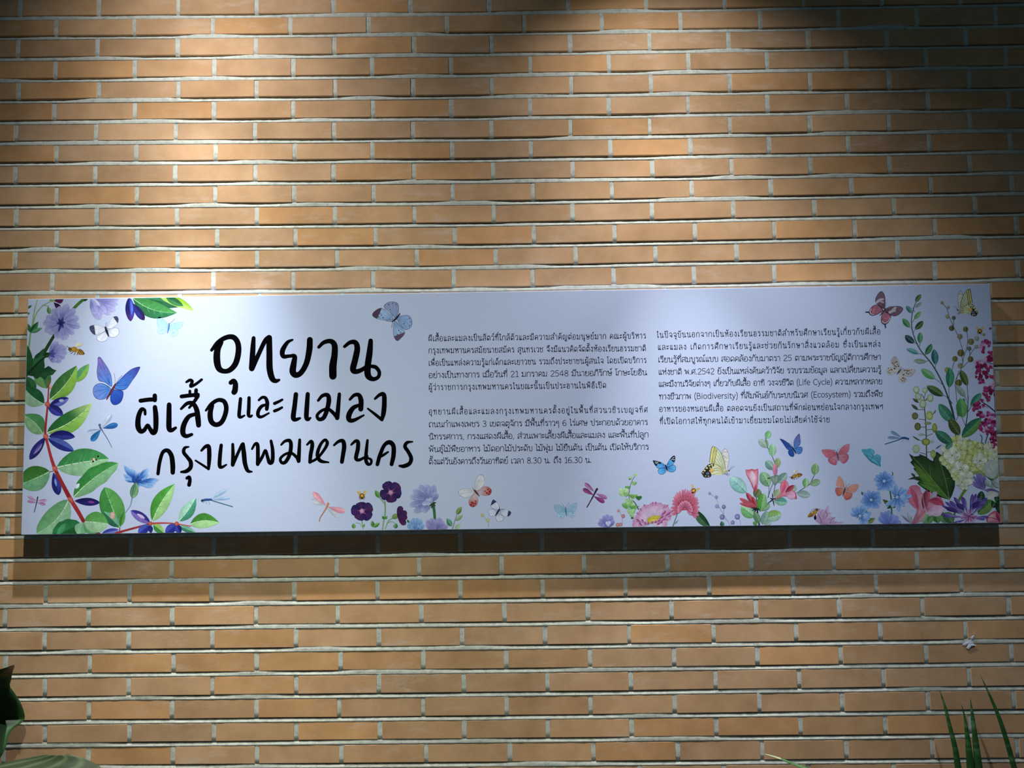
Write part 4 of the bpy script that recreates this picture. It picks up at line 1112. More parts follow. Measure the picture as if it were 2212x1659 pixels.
def swallowtail(mk, label, T):
    t = mk('printed_butterfly', label)
    q = lambda L: [T(*p) for p in L]
    t.blob(q([(405,722),(372,560),(358,480),(380,435),(402,422),(432,450),(455,520),(460,590),(438,690)]), 'd4c8d4', 'd6dcd4')
    t.blob(q([(402,730),(330,645),(215,612),(200,600),(212,520),(232,420),(245,394),(270,400),(320,440),(360,500),(400,600),(415,690)]), 'c4d0a8', 'd4dcc0')
    t.poly(q([(245,394),(232,420),(212,520),(200,600),(215,612),(262,625),(290,520),(300,440),(275,405)]), 'd0cf80', 'dcd98c')
    t.blob(q([(398,735),(330,640),(262,625),(205,628),(150,672),(95,745),(132,802),(205,800),(240,770),(300,775),(375,765)]), 'd4d49a', 'd8dec0')
    t.poly(q([(150,690),(120,745),(140,795),(205,798),(225,760),(190,740)]), '5a6080', '404660')
    t.blob(q([(205,690),(245,690),(260,720),(235,745),(200,735)]), 'd8b068')
    K = '23242c'
    for L, wd in (([(245,394),(228,430),(212,520),(200,602)],7), ([(268,404),(252,480),(240,550),(234,614)],6), ([(282,420),(268,490),(256,560),(248,618)],3), ([(298,440),(282,520),(268,600),(262,628)],6), ([(245,394),(290,412),(345,470),(400,590),(410,700)],4), ([(300,450),(330,500),(395,690)],2.4), ([(290,500),(330,560),(390,690)],2.4), ([(284,545),(320,600),(390,700)],2.4), ([(275,590),(310,640),(392,715)],2.4), ([(402,422),(440,455),(460,560),(440,690)],3), ([(360,500),(395,470),(440,470)],3), ([(402,422),(365,470),(360,500)],3), ([(370,520),(410,690)],3), ([(380,510),(440,560)],2.5), ([(400,590),(448,600)],2.5),
                  ([(262,625),(230,650),(190,700),(160,740)],9), ([(205,628),(170,650)],8), ([(185,650),(205,668)],10), ([(150,672),(175,690)],10), ([(120,715),(150,725)],10), ([(95,745),(132,802),(205,800),(225,775)],6), ([(95,745),(125,735)],6), ([(390,740),(330,690),(255,690)],2.6), ([(390,745),(320,715),(250,720)],2.6), ([(390,750),(310,750),(240,770)],2.6), ([(385,740),(340,660),(262,628)],3)):
        t.line(q(L), wd, K)
    t.poly(q([(262,625),(232,622),(205,628),(175,648),(150,672),(120,712),(92,745),(112,768),(132,804),(170,802),(205,802),(228,775),(215,742),(190,722),(215,690),(262,655)]), '24262e')
    for x, y, rx, ry in ((232,640,17,10),(198,652,15,11),(165,682,15,13),(135,716,15,13),(115,745,10,7),(150,786,9,6),(188,790,11,6),(240,662,10,8),(208,682,9,8)): t.dot(*T(x, y), rx, 'd4cf86', 'e0dc9c', ry, 10)
    t.dot(*T(178, 755), 24, '4a5278', '6a7298', 20, 12); t.dot(*T(236, 715), 26, 'd0a860', 'dcb870', 22, 12)
    t.line(q([(375,755),(420,725),(465,715)]), [26,26,12], 'b8b890', 'a0a480'); t.dot(*T(460, 716), 9, '3a3a30')
    for L in ([(465,705),(480,680),(495,655)], [(468,708),(500,680),(532,655)]): t.line(q(L), 3, '6a7090')
    for L in ([(410,755),(450,785)], [(425,745),(468,770)], [(400,760),(440,765)]): t.line(q(L), 4, '5a6058', smooth=False)
    t.build()
swallowtail(ZE, 'yellow swallowtail butterfly above the flower branch', lambda x, y: (x, y))
swallowtail(ZG, 'yellow swallowtail butterfly in the top right corner', lambda x, y: (1660 + (95 - x) * .66 * .98 + 18, 130 + (y - 394) * .76))

butterfly(ZE, 'printed_butterfly', 'dark blue butterfly above the pink flowers', [
  ((1308,425),[(1310,425),(1270,370),(1200,315),(1140,292),(1135,300),(1170,350),(1210,410),(1245,442),(1305,440)],'2f60b4','24327c','1a2260',None), ((1320,410),[(1318,412),(1318,330),(1340,280),(1380,232),(1398,235),(1408,300),(1410,350),(1385,395),(1330,425)],'4a86d0','6a5fa4','2a2a64',None),
  ((1305,440),[(1305,440),(1260,442),(1243,460),(1250,500),(1280,530),(1318,530),(1326,490)],'2a5cb0','223c8c','161f58',None), ((1328,430),[(1330,430),(1395,398),(1432,410),(1436,445),(1415,488),(1375,497),(1338,465)],'4a8ad4','4a78c0','1f2f70',None)],
  ([(1298,402),(1320,440),(1348,495)],[12,18,9]), '14183a', ([(1300,400),(1280,370),(1245,345)], [(1298,400),(1296,370),(1292,335)]), 5, 2, '1c2f78', .05)
butterfly(ZE, 'printed_butterfly', 'rose pink butterfly right of the blue one', [
  ((1888,495),[(1888,492),(1850,450),(1780,432),(1700,438),(1692,460),(1725,515),(1775,550),(1880,512)],'c2667c','c8788e','7a4456',None), ((1908,490),[(1905,490),(1940,425),(1990,380),(2050,360),(2060,390),(2050,450),(2020,488),(1918,510)],'c2667c','cc8096','7a4456',None),
  ((1890,515),[(1888,515),(1795,545),(1772,575),(1800,620),(1870,645),(1895,610),(1902,560)],'d0a0b8','b4586e','7a4456',None), ((1918,515),[(1918,515),(2000,490),(2042,505),(2048,550),(2015,605),(1975,622),(1935,590)],'d0a0b8','b4586e','7a4456',None)],
  ([(1888,468),(1900,520),(1915,585)],[14,24,10]), '6a5068', ([(1886,470),(1870,445),(1842,438)], [(1894,470),(1900,445),(1918,425)]), 4, 1.8, '9a4c64', .04, ((1785,462,5),(1975,415,5),(1850,565,5),(1875,580,5),(1975,545,5),(1995,535,5)), '6a3048')
butterfly(ZE, 'printed_butterfly', 'salmon butterfly near the blue chicory', [
  ((1992,950),[(1992,955),(1935,925),(1890,925),(1882,880),(1898,820),(1915,792),(1945,805),(1980,860),(1996,920)],'d09484','cfa094','a86a62',None), ((2010,960),[(2008,965),(2050,925),(2110,898),(2170,898),(2180,920),(2160,970),(2110,1010),(2015,985)],'d09484','cfa094','a86a62',None),
  ((1988,965),[(1990,962),(1930,938),(1880,945),(1868,985),(1890,1040),(1915,1056),(1955,1035),(1980,1000)],'d49a8c','bc5a54','a05450',None), ((2000,990),[(2002,990),(2060,1008),(2096,1020),(2085,1075),(2045,1102),(2005,1104),(1980,1060),(1985,1010)],'d49a8c','bc5a54','a05450',None)],
  ([(2002,945),(1990,990),(1968,1050)],[12,22,8]), '5a4048', ([(2008,940),(2014,905),(2008,865)], [(2014,945),(2035,910),(2062,890)]), 5, 2, 'bc7468', .04)
t = ZF('printed_butterfly', 'teal butterfly below the dark damselfly')
t.blob([(318,575),(365,572),(410,564),(450,580),(466,610),(450,645),(490,628),(525,645),(536,680),(528,725),(532,768),(480,748),(420,705),(370,655),(330,610)], '4a9cc0', '64b4d2')
for L in ([(345,590),(400,610),(450,648)], [(400,580),(430,620),(450,648)], [(450,648),(500,680),(530,690)], [(440,660),(500,715),(530,760)], [(370,640),(430,660),(520,720)], [(450,648),(420,690)]): t.line(L, 4, '2f6f94')
t.line([(345,625),(420,705),(500,752)], [6,12,6], '3a6a86')
t.build()
butterfly(ZG, 'printed_butterfly', 'dark mauve butterfly with pink hind wings and tails', [
  ((588,360),[(586,362),(530,325),(490,285),(492,235),(520,185),(550,158),(575,165),(598,205),(605,270),(600,345)],'6a5060','7a6274','3f2f40',None), ((602,380),[(600,380),(640,345),(700,330),(770,330),(808,355),(795,395),(750,435),(700,446),(640,420)],'6a5060','7a6274','3f2f40',None),
  ((580,380),[(580,378),(530,320),(480,315),(438,345),(412,395),(425,430),(470,440),(530,415)],'c07a92','8a5468','161a30',None), ((592,390),[(590,388),(560,440),(552,500),(570,535),(605,545),(645,510),(670,460),(665,430),(630,410)],'c07a92','8a5468','161a30',None)],
  ([(605,355),(585,390),(540,440)],[10,18,6]), '4a3a44', ([(604,352),(612,310),(612,280)], [(610,358),(640,338),(672,328)]), 5, 2.2, '46323f', .09,
  lines=(([(425,400),(378,399)],[16,14],'14182c'),([(600,540),(606,578)],[14,14],'14182c'),([(505,285),(540,255),(575,250)],26,'b4b0c0'),([(535,270),(580,285)],20,'a8a0b4'),([(655,400),(690,385),(718,350)],30,'b4b0c0'),([(690,370),(715,385)],26,'b4b0c0'),([(480,355),(465,375),(470,400)],20,'c0707c'),([(600,470),(625,475),(645,455)],20,'c0707c'),([(440,360),(425,395),(440,420),(470,428)],8,'c8ccd8'),([(565,505),(600,525),(640,500),(660,465)],8,'c8ccd8')))
dts = [(690,990,7),(705,1000,6),(720,980,6),(735,975,7),(712,1022,8),(730,1030,7),(755,1025,8),(745,1005,6),(640,1050,6),(650,1075,6),(645,1100,6),(660,1105,5),(635,1085,5),(825,1075,8),(845,1072,7),(862,1080,9),(880,1075,7),(905,1070,6),(850,1105,8),(870,1115,7),(890,1100,6),(785,1180,6),(800,1195,6),(820,1190,6),(835,1175,6),(800,1165,5)]
butterfly(ZG, 'printed_butterfly', 'pale grey spotted butterfly left of the leafy vine', [
  ((765,1075),[(768,1072),(725,1045),(680,1010),(667,965),(690,925),(715,913),(745,935),(765,985),(778,1045)],'bcbcb6','b2aab2','7f7480',None), ((785,1080),[(782,1080),(830,1058),(900,1056),(945,1065),(952,1085),(920,1130),(880,1150),(820,1130)],'c0c2bc','b6b0b6','7f7a84',None),
  ((755,1085),[(755,1085),(715,1045),(660,1035),(622,1065),(622,1105),(650,1130),(690,1122)],'c2c4be','bcbcb8','86807c',None), ((775,1095),[(775,1092),(765,1140),(755,1180),(775,1210),(815,1218),(850,1195),(845,1160),(815,1125)],'c2c4be','bcbcb8','86807c',None)],
  ([(780,1065),(762,1090),(738,1122)],[10,18,6]), '3a3c40', ([(784,1060),(790,1030)], [(788,1065),(815,1050)]), 2, 1.4, '9a9698', .04, dts, '4a3a34',
  lines=(([(672,1065),(678,1068)],20,'6a3038'),([(706,1052),(716,1056)],15,'6a3038'),([(808,1128),(820,1122)],14,'6a4a40'),([(812,1160),(816,1164)],18,'5a3034'),([(674,1066),(676,1067)],9,'c8b8a0'),([(813,1161),(815,1163)],8,'c8b8a0')))

# --- bees
def bee_side(mk, label, T):
    t = mk('printed_bee', label)
    t.leaf(T(-5,-20), T(85,-62), 34, 'c8c4b8', 'b8b4a8', p=.6); t.leaf(T(-5,-20), T(40,-78), 26, 'd0ccc0', p=.6)
    for a, b in ((( -20,20),(-45,42)),((0,22),(-12,55)),((20,20),(18,60)),((35,18),(45,55)),((-30,10),(-58,25))): t.line([T(*a), T((a[0]+b[0])/2+8,(a[1]+b[1])/2), T(*b)], 6, '4a3418')
    t.leaf(T(10,5), T(100,48), 54, 'b88a34', 'd0a648', p=.45, pw=.6)
    for k in (.34, .5, .66, .82, .94):
        x, y = 10 + 90 * k, 5 + 43 * k
        hw = 24 * math.sin(math.pi * k ** .85) + 3
        t.line([T(x + hw * .43, y - hw * .9), T(x - hw * .43, y + hw * .9)], 8, '2a1c10', smooth=False)
    t.blob([T(*p) for p in ((-45,-12),(-20,-28),(10,-22),(25,0),(10,22),(-20,22),(-42,8))], '7a5a1c', 'c09430')
    t.blob([T(*p) for p in ((-72,-8),(-55,-24),(-38,-12),(-40,10),(-62,14))], '3a2a14', '6a4c20'); t.line([T(-62,-15), T(-85,-38)], 4, '4a3a20', smooth=False)
    t.build()
def rot2(cx, cy, k, a=0, fx=1):
    c, s_ = math.cos(a) * k, math.sin(a) * k
    return lambda x, y: (cx + fx * x * c - y * s_, cy + fx * x * s_ + y * c)
bee_side(ZA, 'honey bee beside the violet chicory', rot2(655, 622, .95))
bee_side(ZE, 'honey bee flying right of the pink flowers', rot2(1335, 785, .9, -.62))
bee_side(ZE, 'honey bee settling on the mauve flower', rot2(1595, 1275, .95, 2.15))
def bee_top(mk, label, x, y, k, a):
    t = mk('printed_bee', label)
    T = rot2(x, y, k, a)
    for sx in (1, -1):
        t.leaf(T(6*sx,-14), T(52*sx,-52), 26, 'c8a860', 'd8c080', p=.65); t.leaf(T(8*sx,-4), T(40*sx,-12), 14, 'b89850', p=.65)
        for q in ((28,18),(30,34),(20,46)): t.line([T(8*sx,6), T(q[0]*sx,q[1]-8), T(q[0]*sx,q[1])], 4, '5a3c14')
    t.blob([T(*p) for p in ((0,-26),(22,-10),(24,14),(12,34),(-12,34),(-24,14),(-22,-10))], '5a3a12', 'b07a24')
    t.blob([T(*p) for p in ((0,-14),(10,0),(0,14),(-10,0))], 'd8a838', 'e8c060'); t.dot(*T(0, 26), 10 * k, '2c1a0a')
    t.line([T(-5,30), T(-12,44)], 3, '3a2810', smooth=False); t.line([T(5,30), T(12,44)], 3, '3a2810', smooth=False)
    t.build()
bee_top(ZC, 'small bee above the purple flowers', 640, 358, .8, 0)
bee_top(ZD, 'bee on the pink chrysanthemum', 1855, 812, 1.15, .55)
bee_top(ZG, 'bee below the swallowtail near the right edge', 1700, 615, .95, .1)

# --- bottom centre flowers
t = ZC('printed_geranium', 'dark purple geraniums on thin stems at the bottom edge')
for L, w in (([(640,570),(648,640)],8), ([(590,590),(625,600),(648,640)],5), ([(836,410),(838,500),(828,560),(815,645)],12), ([(785,370),(815,405),(836,430)],9), ([(925,545),(870,570),(838,640)],9), ([(850,600),(885,580),(920,590)],6)): t.line(L, w, '6f9a66', '86aa7c')
t.leaf((572,640),(568,595),36,'4f8450','7aa868'); t.leaf((925,640),(928,592),40,'7aa478','4f7f55'); t.leaf((735,628),(726,572),34,'5a9a4a','3f7a40'); t.leaf((738,628),(792,590),32,'7ab060','3f7a40')
t.leaf((830,560),(812,532),22,'3f7a3c'); t.leaf((835,560),(856,532),22,'4f8a48'); t.leaf((650,630),(664,598),16,'5f9050'); t.leaf((792,378),(752,312),42,'4f8a48','6fa45c')
for c, E in (((640,490),[(625,412),(728,445),(716,552),(605,566),(545,478)]), ((885,332),[(842,240),(955,258),(978,340),(895,418),(795,362)])):
    for k, e in enumerate(E): t.leaf(c, e, 92, '34205e', '47204f' if k % 2 else '2a1a58', p=.66, pw=.42, veins=3, vc='6a3a78', mid='5a2f70')
    for e in E: t.line([c, (c[0]*.6+e[0]*.4, c[1]*.6+e[1]*.4)], [10,2], 'a86aa4', smooth=False)
    t.dot(c[0], c[1], 22, '8a4a88', 'd8a8cc')
t.leaf((895,548),(955,520),46,'8aa060','6f9450')
for e in ((978,448),(1025,500),(1028,548),(1012,606)): t.leaf((940,530), e, 52, '3a1f5a', '521c44', p=.68, pw=.5)
t.build()
t = ZC('printed_chicory', 'tall lilac chicory flower with two blooms below it at the bottom edge')
t.line([(1240,420),(1255,480),(1262,570)], [26,24,22], '2c5a38', '3f7048')
t.petals((1235,412), [(1185,262),(1130,268),(1075,310),(1048,365),(1045,440),(1080,502),(1150,498),(1220,290),(1258,268),(1276,330)], 62, '8c98d0', '7c88c6', mid='5a64aa', tipc='aab4e2')
for x, y, r in ((1200,400,34),(1235,380,28),(1170,428,26),(1215,425,26)): t.leaf((1245,415), (x-20,y), r*1.5, 'b4bde8', 'a0abdc', p=.7, pw=.5, mid='7a84c0')
for e in ((1215,450),(1230,470),(1268,450),(1275,418)): t.leaf((1245,420), e, 14, '24482c')
t.petals((1100,650), [(1025,605),(1040,570),(1075,548),(1110,545),(1145,560),(1172,605),(1060,620),(1140,620)], 44, '7aa4de', '5f8ad0', mid='3f66ac', tipc='98bcea')
t.petals((1272,660), [(1185,595),(1190,570),(1225,548),(1262,560),(1305,545),(1338,575),(1372,615),(1280,570)], 52, '8c8acc', '7674bc', mid='5a58a0', tipc='aaa8dc')
t.leaf((1040,590),(1025,562),16,'2f5a38')
t.build()
t = ZC('printed_leaf_twig', 'small twig of soft green leaves right of the lilac chicory')
t.line([(1412,640),(1438,555),(1465,480)], [8,6,4], '6f8a70')
t.leaf((1446,520),(1490,452),42,'7a9a5c','60844a', mid='c0d4b0'); t.leaf((1440,572),(1500,522),36,'a8bca4','8aa488', mid='6f8a70'); t.leaf((1405,620),(1364,552),46,'3f806a','5fa08a', mid='b8d8c8', veins=3, vc='8fc0ac'); t.leaf((1430,640),(1486,602),34,'9ac09c','b0ccb0')
t.build()
t = ZC('printed_bud_twig', 'thin twig with two yellowish buds')
t.line([(1720,622),(1712,580),(1670,525)], [6,5,4], '98a4a4'); t.dot(1667, 525, 15, 'a8a478', 'c8c49a', 17); t.dot(1715, 568, 16, 'a8a682', 'c4c29c', 19)
t.build()

t = ZD('printed_vine', 'pale green climbing vine beside the pink daisy')
t.line([(1118,630),(1075,700),(1048,800),(1042,900),(1060,925),(1110,960),(1160,1050)], [6,7,8,9,10,12,13], '46605a', '3a4a55')
for x, y, r, c, d in ((1122,622,24,'a8d098','bcdcae'),(1058,662,24,'a4cc98','8abc80'),(1050,672,10,'3a6a48','3a6a48'),(1105,728,30,'8cba7c','6fa864'),(1022,782,28,'6faa62','5a9a55'),(975,830,50,'b0d8a4','c4e4b8'),(955,865,36,'a4cf98','b4dca8'),(1005,868,36,'8cbf80','6aa85f'),(1088,892,36,'6a9a4a','8ab86c'),(1128,880,22,'7ab070','9ac48a'),(1165,912,34,'2f6a3a','3f7a48'),(1040,955,44,'9cc894','86b87c'),(1010,1010,50,'6aa862','86bc7c'),(1060,1000,44,'8cbf80','a8d29c'),(1095,1035,40,'5a9a50','74b068'),(1068,1085,46,'a0ca94','88b87e'),(1080,1130,30,'94c088','a8cc9a'),(1082,1160,15,'3a5a40','3a5a40')):
    for k in range(3): t.leaf((x + random.uniform(-8,8), y + r * .7), (x + (k - 1) * r * .9, y - r * .9), r * 1.1, c, d, p=.65, pw=.5)
t.line([(1160,1050),(1150,1020),(1165,1010)], 6, '3a4a55')
t.build()
t = ZD('printed_bud_twig', 'thin twig with dusty pink buds')
t.line([(956,1250),(958,1170),(940,1110),(908,1072)], [6,6,5,4], '9a8894')
for x, y, r in ((908,1068,19),(968,1135,26),(898,1245,26),(935,1240,24)): t.dot(x, y, r, 'a86a74', 'c896a0')
t.build()
t = ZD('printed_chicory', 'periwinkle bloom half cut by the bottom edge')
t.petals((785,1275), [(645,1222),(668,1170),(715,1128),(760,1112),(828,1125),(848,1180),(700,1250),(800,1130)], 58, '8286cc', '6f74c0', mid='4f55a4', tipc='9ea2de')
for e in ((760,1200),(800,1195)): t.leaf((785,1270), e, 44, 'ccd0f0', 'b0b6e6', p=.7, pw=.5)
t.build()
t = ZD('printed_daisy', 'large pale pink daisy with yellow centre at the bottom edge')
E = [(1078,1245),(1085,1195),(1120,1140),(1140,1095),(1180,1040),(1230,990),(1290,990),(1340,960),(1380,955),(1445,965),(1490,1010),(1530,995),(1592,1070),(1570,1130),(1530,1180),(1520,1240)]
for e in E: t.leaf((1330,1220), e, 110, 'cbb8da', 'd6c8e2', p=.7, pw=.4, mid='b090b8', tipc='b880ac', edge=.85)
for k, e in enumerate(E):
    if k in (3,4,5,7,8,10,11,12,13,14): t.line([e, (e[0]*.8+1330*.2, e[1]*.8+1220*.2)], [10,2], '9a3a74', smooth=False)
t.blob([(1270,1190),(1310,1150),(1370,1128),(1430,1130),(1420,1175),(1360,1215),(1290,1225)], 'b0a832', 'dcd050')
for k in range(26): a = random.uniform(math.pi, 2*math.pi); t.line([(1350,1170), (1350+82*math.cos(a), 1172+48*math.sin(a))], [2,5], 'b8ac38', smooth=False)
for e in ((1130,1180),(1160,1230),(1190,1180),(1230,1215),(1270,1215),(1330,1200),(1380,1190),(1430,1170),(1470,1120),(1500,1060),(1560,1075),(1460,1190),(1500,1150),(1420,1215)):
    t.leaf((e[0]*.7+1320*.3, e[1]*.75+1330*.25), e, 40, 'c088b8', 'a04a88', p=.7, pw=.5, mid='8a2f6c')
t.build()
t = ZD('printed_chrysanthemum', 'crimson pink chrysanthemum on a grey stem')
t.line([(1672,1050),(1640,1130),(1590,1270)], [16,13,12], '64788a', '5a7068'); t.leaf((1610,1240),(1668,1180),18,'7a9098')
for e in ((1630,1035),(1650,1070),(1690,1075),(1725,1060),(1720,1040)): t.leaf((1675,1045), e, 20, '5a7266', '70887a')
t.blob([(1640,960),(1700,880),(1800,890),(1850,960),(1860,1045),(1760,1062),(1670,1045)], 'a83a5c', 'c8789a')
base = np.array((1745, 1035.))
for ring, (n, w, c1, c2, tp) in enumerate(((22,34,'983060','b85a80','cf90ac'),(20,36,'a83a58','c06080','c87a98'),(18,36,'98284c','b44a6a','c07088'),(14,34,'b85a80','c87a9c','d8a0bc'))):
    for k in range(n):
        a = math.pi * (1.10 - 1.26 * k / (n - 1)) + random.uniform(-.05, .05)
        rx, ry = ((182,262),(170,225),(140,165),(100,120))[ring]
        e = base + np.array((math.cos(a) * rx * random.uniform(.92, 1.05), -math.sin(a) * ry * random.uniform(.92, 1.05) + (0, 5, 10, 20)[ring]))
        t.leaf(base + np.array((math.cos(a) * rx * .2, -math.sin(a) * ry * .05)), e, w, c1, c2, p=.72, pw=.5, tipc=tp, bend=random.uniform(-.08, .08), mid='7a1c44')
t.build()
t = ZD('printed_leaf', 'single dark green leaf standing at the bottom edge')
t.leaf((2060,1275),(1878,1068),112,'3f6a48','16402a', bend=.06, p=.55, pw=.6, mid='6a9470', veins=5, vc='2a5a3a')
t.build()
t = ZE('printed_bud_twig', 'thin sprig of lavender blue buds right of the dark leaf')
for L in ([(475,1440),(385,1295),(330,1200),(300,1110),(258,1060),(205,1025)], [(388,1205),(392,1290)], [(572,1340),(600,1370),(615,1430)], [(372,1335),(420,1370)], [(330,1210),(300,1190)]): t.line(L, 5, '6f7f9c')
for x, y, r, c in ((203,1020,19,'7a7cc0'),(292,1070,24,'8a8cc8'),(298,1190,26,'8284c4'),(390,1198,28,'4a4e80'),(368,1332,34,'4a4678'),(570,1328,36,'3f4488'),(508,1405,28,'7a70b0')):
    t.dot(x, y, r, c, 'a4a8dc'); t.line([(x, y - r), (x - r * .3, y), (x, y + r)], 3, '3a3c70'); t.line([(x + r * .4, y - r * .8), (x + r * .5, y + r * .6)], 3, '3a3c70', smooth=False)
t.build()
t = ZE('printed_leaf', 'tip of a small dark leaf at the bottom edge')
t.leaf((375,1460),(360,1388),60,'2f5f45','4a7a60')
t.build()

# --- branch with pink trumpet flowers
t = ZE('printed_flowering_branch', 'branch with round veined leaves and pink trumpet flowers')
for L, w in (([(860,1440),(842,1300),(835,1180),(815,1040)],[26,20,14,10]), ([(855,1420),(900,1330),(960,1275)],[20,14,10]), ([(975,1075),(1010,970),(1042,890)],[10,9,8]), ([(1052,1015),(1066,940),(1070,880)],[10,9,8]), ([(870,1240),(990,1140),(1050,1090)],[18,16,14]), ([(1358,1012),(1420,970),(1480,930),(1530,895),(1592,778)],[9,9,9,9,8]), ([(1065,610),(1032,525),(975,420),(948,350),(944,270)],[9,9,9,9,8]), ([(985,1070),(992,925)],[7,7])): t.line(L, w, '3f5058', '34484c')
VD = '2f5a50'
for b, e, w, c1, c2, vc in (((690,1010),(476,806),180,'8fc8c8','a8d4d4','2f7478'),((992,928),(892,736),150,'7aa88a','98c49a',VD),((1105,880),(1228,752),110,'6f9490','9ab8b4','3a5a60'),((1050,705),(950,588),110,'6a9a92','9ac0b8','2f5a5c'),((1100,680),(1108,548),86,'8fa870','a4bc86','4a6a40'),((1035,528),(1036,362),108,'86c492','a4d4b4','3f8a5c'),((965,412),(852,300),92,'9ab4ac','b0c8c4','4a7468'),((975,405),(955,300),34,'6fa070','86b488','2f5a3c'),((952,292),(1005,188),88,'7abc86','98cfa6','3a7a50'),((1592,775),(1612,622),106,'86b47a','9cc492','3f6a3c'),((1532,900),(1672,852),92,'86ac86','98bc96','2f5a44'),((1472,942),(1482,815),88,'6fb06a','a8d2ac','5a9a5a'),((1358,1012),(1538,1045),98,'94acb0','a8bec0','4a6468'),((1058,1110),(1232,1138),112,'5a9c94','8cc0ae','1f5a54'),((1060,1065),(1128,968),86,'94ac84','a8be98','5a7a50'),((1270,1000),(1355,920),80,'8ab4a0','a0c4b4','3f7060'),((795,1335),(625,1190),160,'7ab878','a4d0b0','2f7a4c'),((940,1345),(1155,1290),150,'8fba6a','a4ccb8','4a7a60'),((800,1065),(870,968),120,'5a6a44','74845a','2c3a24'),((900,1430),(965,1255),100,'7aa09a','94b4ac','3f6460'),((860,1420),(800,1260),90,'5f8a66','7aa480','2f5a3c'),((925,1440),(1028,1390),70,'94b4b0','a8c4c0','5a7a78'),((875,1240),(1002,1160),100,'6a9a78','86b490','2f5a44'),((870,1260),(918,1020),136,'5aa04a','88bc80','2c5f34'),((830,1440),(780,1395),50,'5a9a50','6faa60','3a6a38')):
    t.leaf(b, e, w, c1, c2, p=.52, pw=.58, mid=vc, veins=4, vc=vc, edge=.62)
for e, w, c in (((690,1008),70,'8a2c3c'),((720,1060),60,'a03a48'),((598,1082),54,'b05060'),((600,1148),48,'a84656'),((770,1060),50,'94303e'),((740,1150),44,'b8505c')): t.leaf((828,1212), e, w, c, 'b85a66', p=.6, pw=.6, mid='5a1824')
for e in ((760,1250),(790,1275),(840,1290),(870,1240),(750,1215)): t.leaf((828,1215), e, 18, '1a2426')
t.blob([(800,1000),(775,930),(720,830),(682,750),(684,706),(720,704),(765,695),(800,706),(845,695),(848,780),(842,880),(825,960),(815,1002)], 'c2667c', 'd8a4bc')
t.leaf((800,960),(760,720),80,'d8b4cc','dcbcd4',p=.65); t.line([(684,706),(720,712),(765,702),(800,712),(845,698)], 9, 'b84058'); t.line([(800,1000),(740,860),(690,760)], [8,5,4], 'b0405c'); t.line([(825,980),(842,860),(845,720)], [8,6,5], 'b8506a')
t.leaf((806,1005),(815,900),34,'a03a48','b85060')
t.blob([(1072,1095),(1110,1050),(1160,1000),(1178,920),(1176,850),(1205,842),(1240,870),(1258,925),(1290,908),(1335,912),(1305,965),(1345,1015),(1356,1090),(1300,1085),(1235,1062),(1160,1062)], 'c46a84', 'd890ac')
t.leaf((1150,1040),(1195,845),80,'d0708c','c45a78',p=.6); t.leaf((1205,1010),(1320,908),60,'8a2a3c','a84456',p=.55); t.leaf((1215,1050),(1345,1040),110,'d4a0c0','d8a8c8',p=.6); t.line([(1340,1010),(1356,1085)], 10, 'a83450')
t.line([(1072,1098),(1110,1072),(1170,1045)], [12,22,26], 'b86a64', 'c47a80')
for e in ((1000,1080),(1010,1130),(1035,1010),(1085,1080),(1060,1190)): t.leaf((1042,1095), e, 16, '26302e')
t.leaf((1072,790),(1068,625),66,'d08aa8','c87a9c',p=.5,pw=.6,mid='8a4a6c'); t.line([(1045,640),(1058,760)], 5, 'b86a90'); t.line([(1095,650),(1090,760)], 5, 'b86a90')
t.blob([(1008,805),(1050,785),(1110,775),(1116,820),(1100,880),(1068,912),(1035,870)], '5f7a74', '8fa89c'); t.line([(1072,790),(1070,900)], 4, '3a5450'); t.leaf((1010,818),(960,816),18,'2f5a44')
t.build()
t = ZE('printed_magnolia', 'pale mauve bloom under the settling bee')
for e, w in (((1578,1300),60),((1640,1285),80),((1660,1212),70),((1710,1225),80),((1745,1275),70),((1780,1180),50),((1812,1270),56),((1868,1340),70),((1900,1395),40),((1980,1405),30)):
    t.leaf((1695,1440), e, w, 'b89ac4', 'c6b0d2', p=.62, pw=.55, mid='6a4a80', edge=.7)
for L in ([(1640,1290),(1670,1350),(1690,1420)], [(1745,1262),(1760,1300),(1750,1340)], [(1868,1340),(1820,1370),(1800,1420)]): t.line(L, 5, '5f3f74')
t.build()

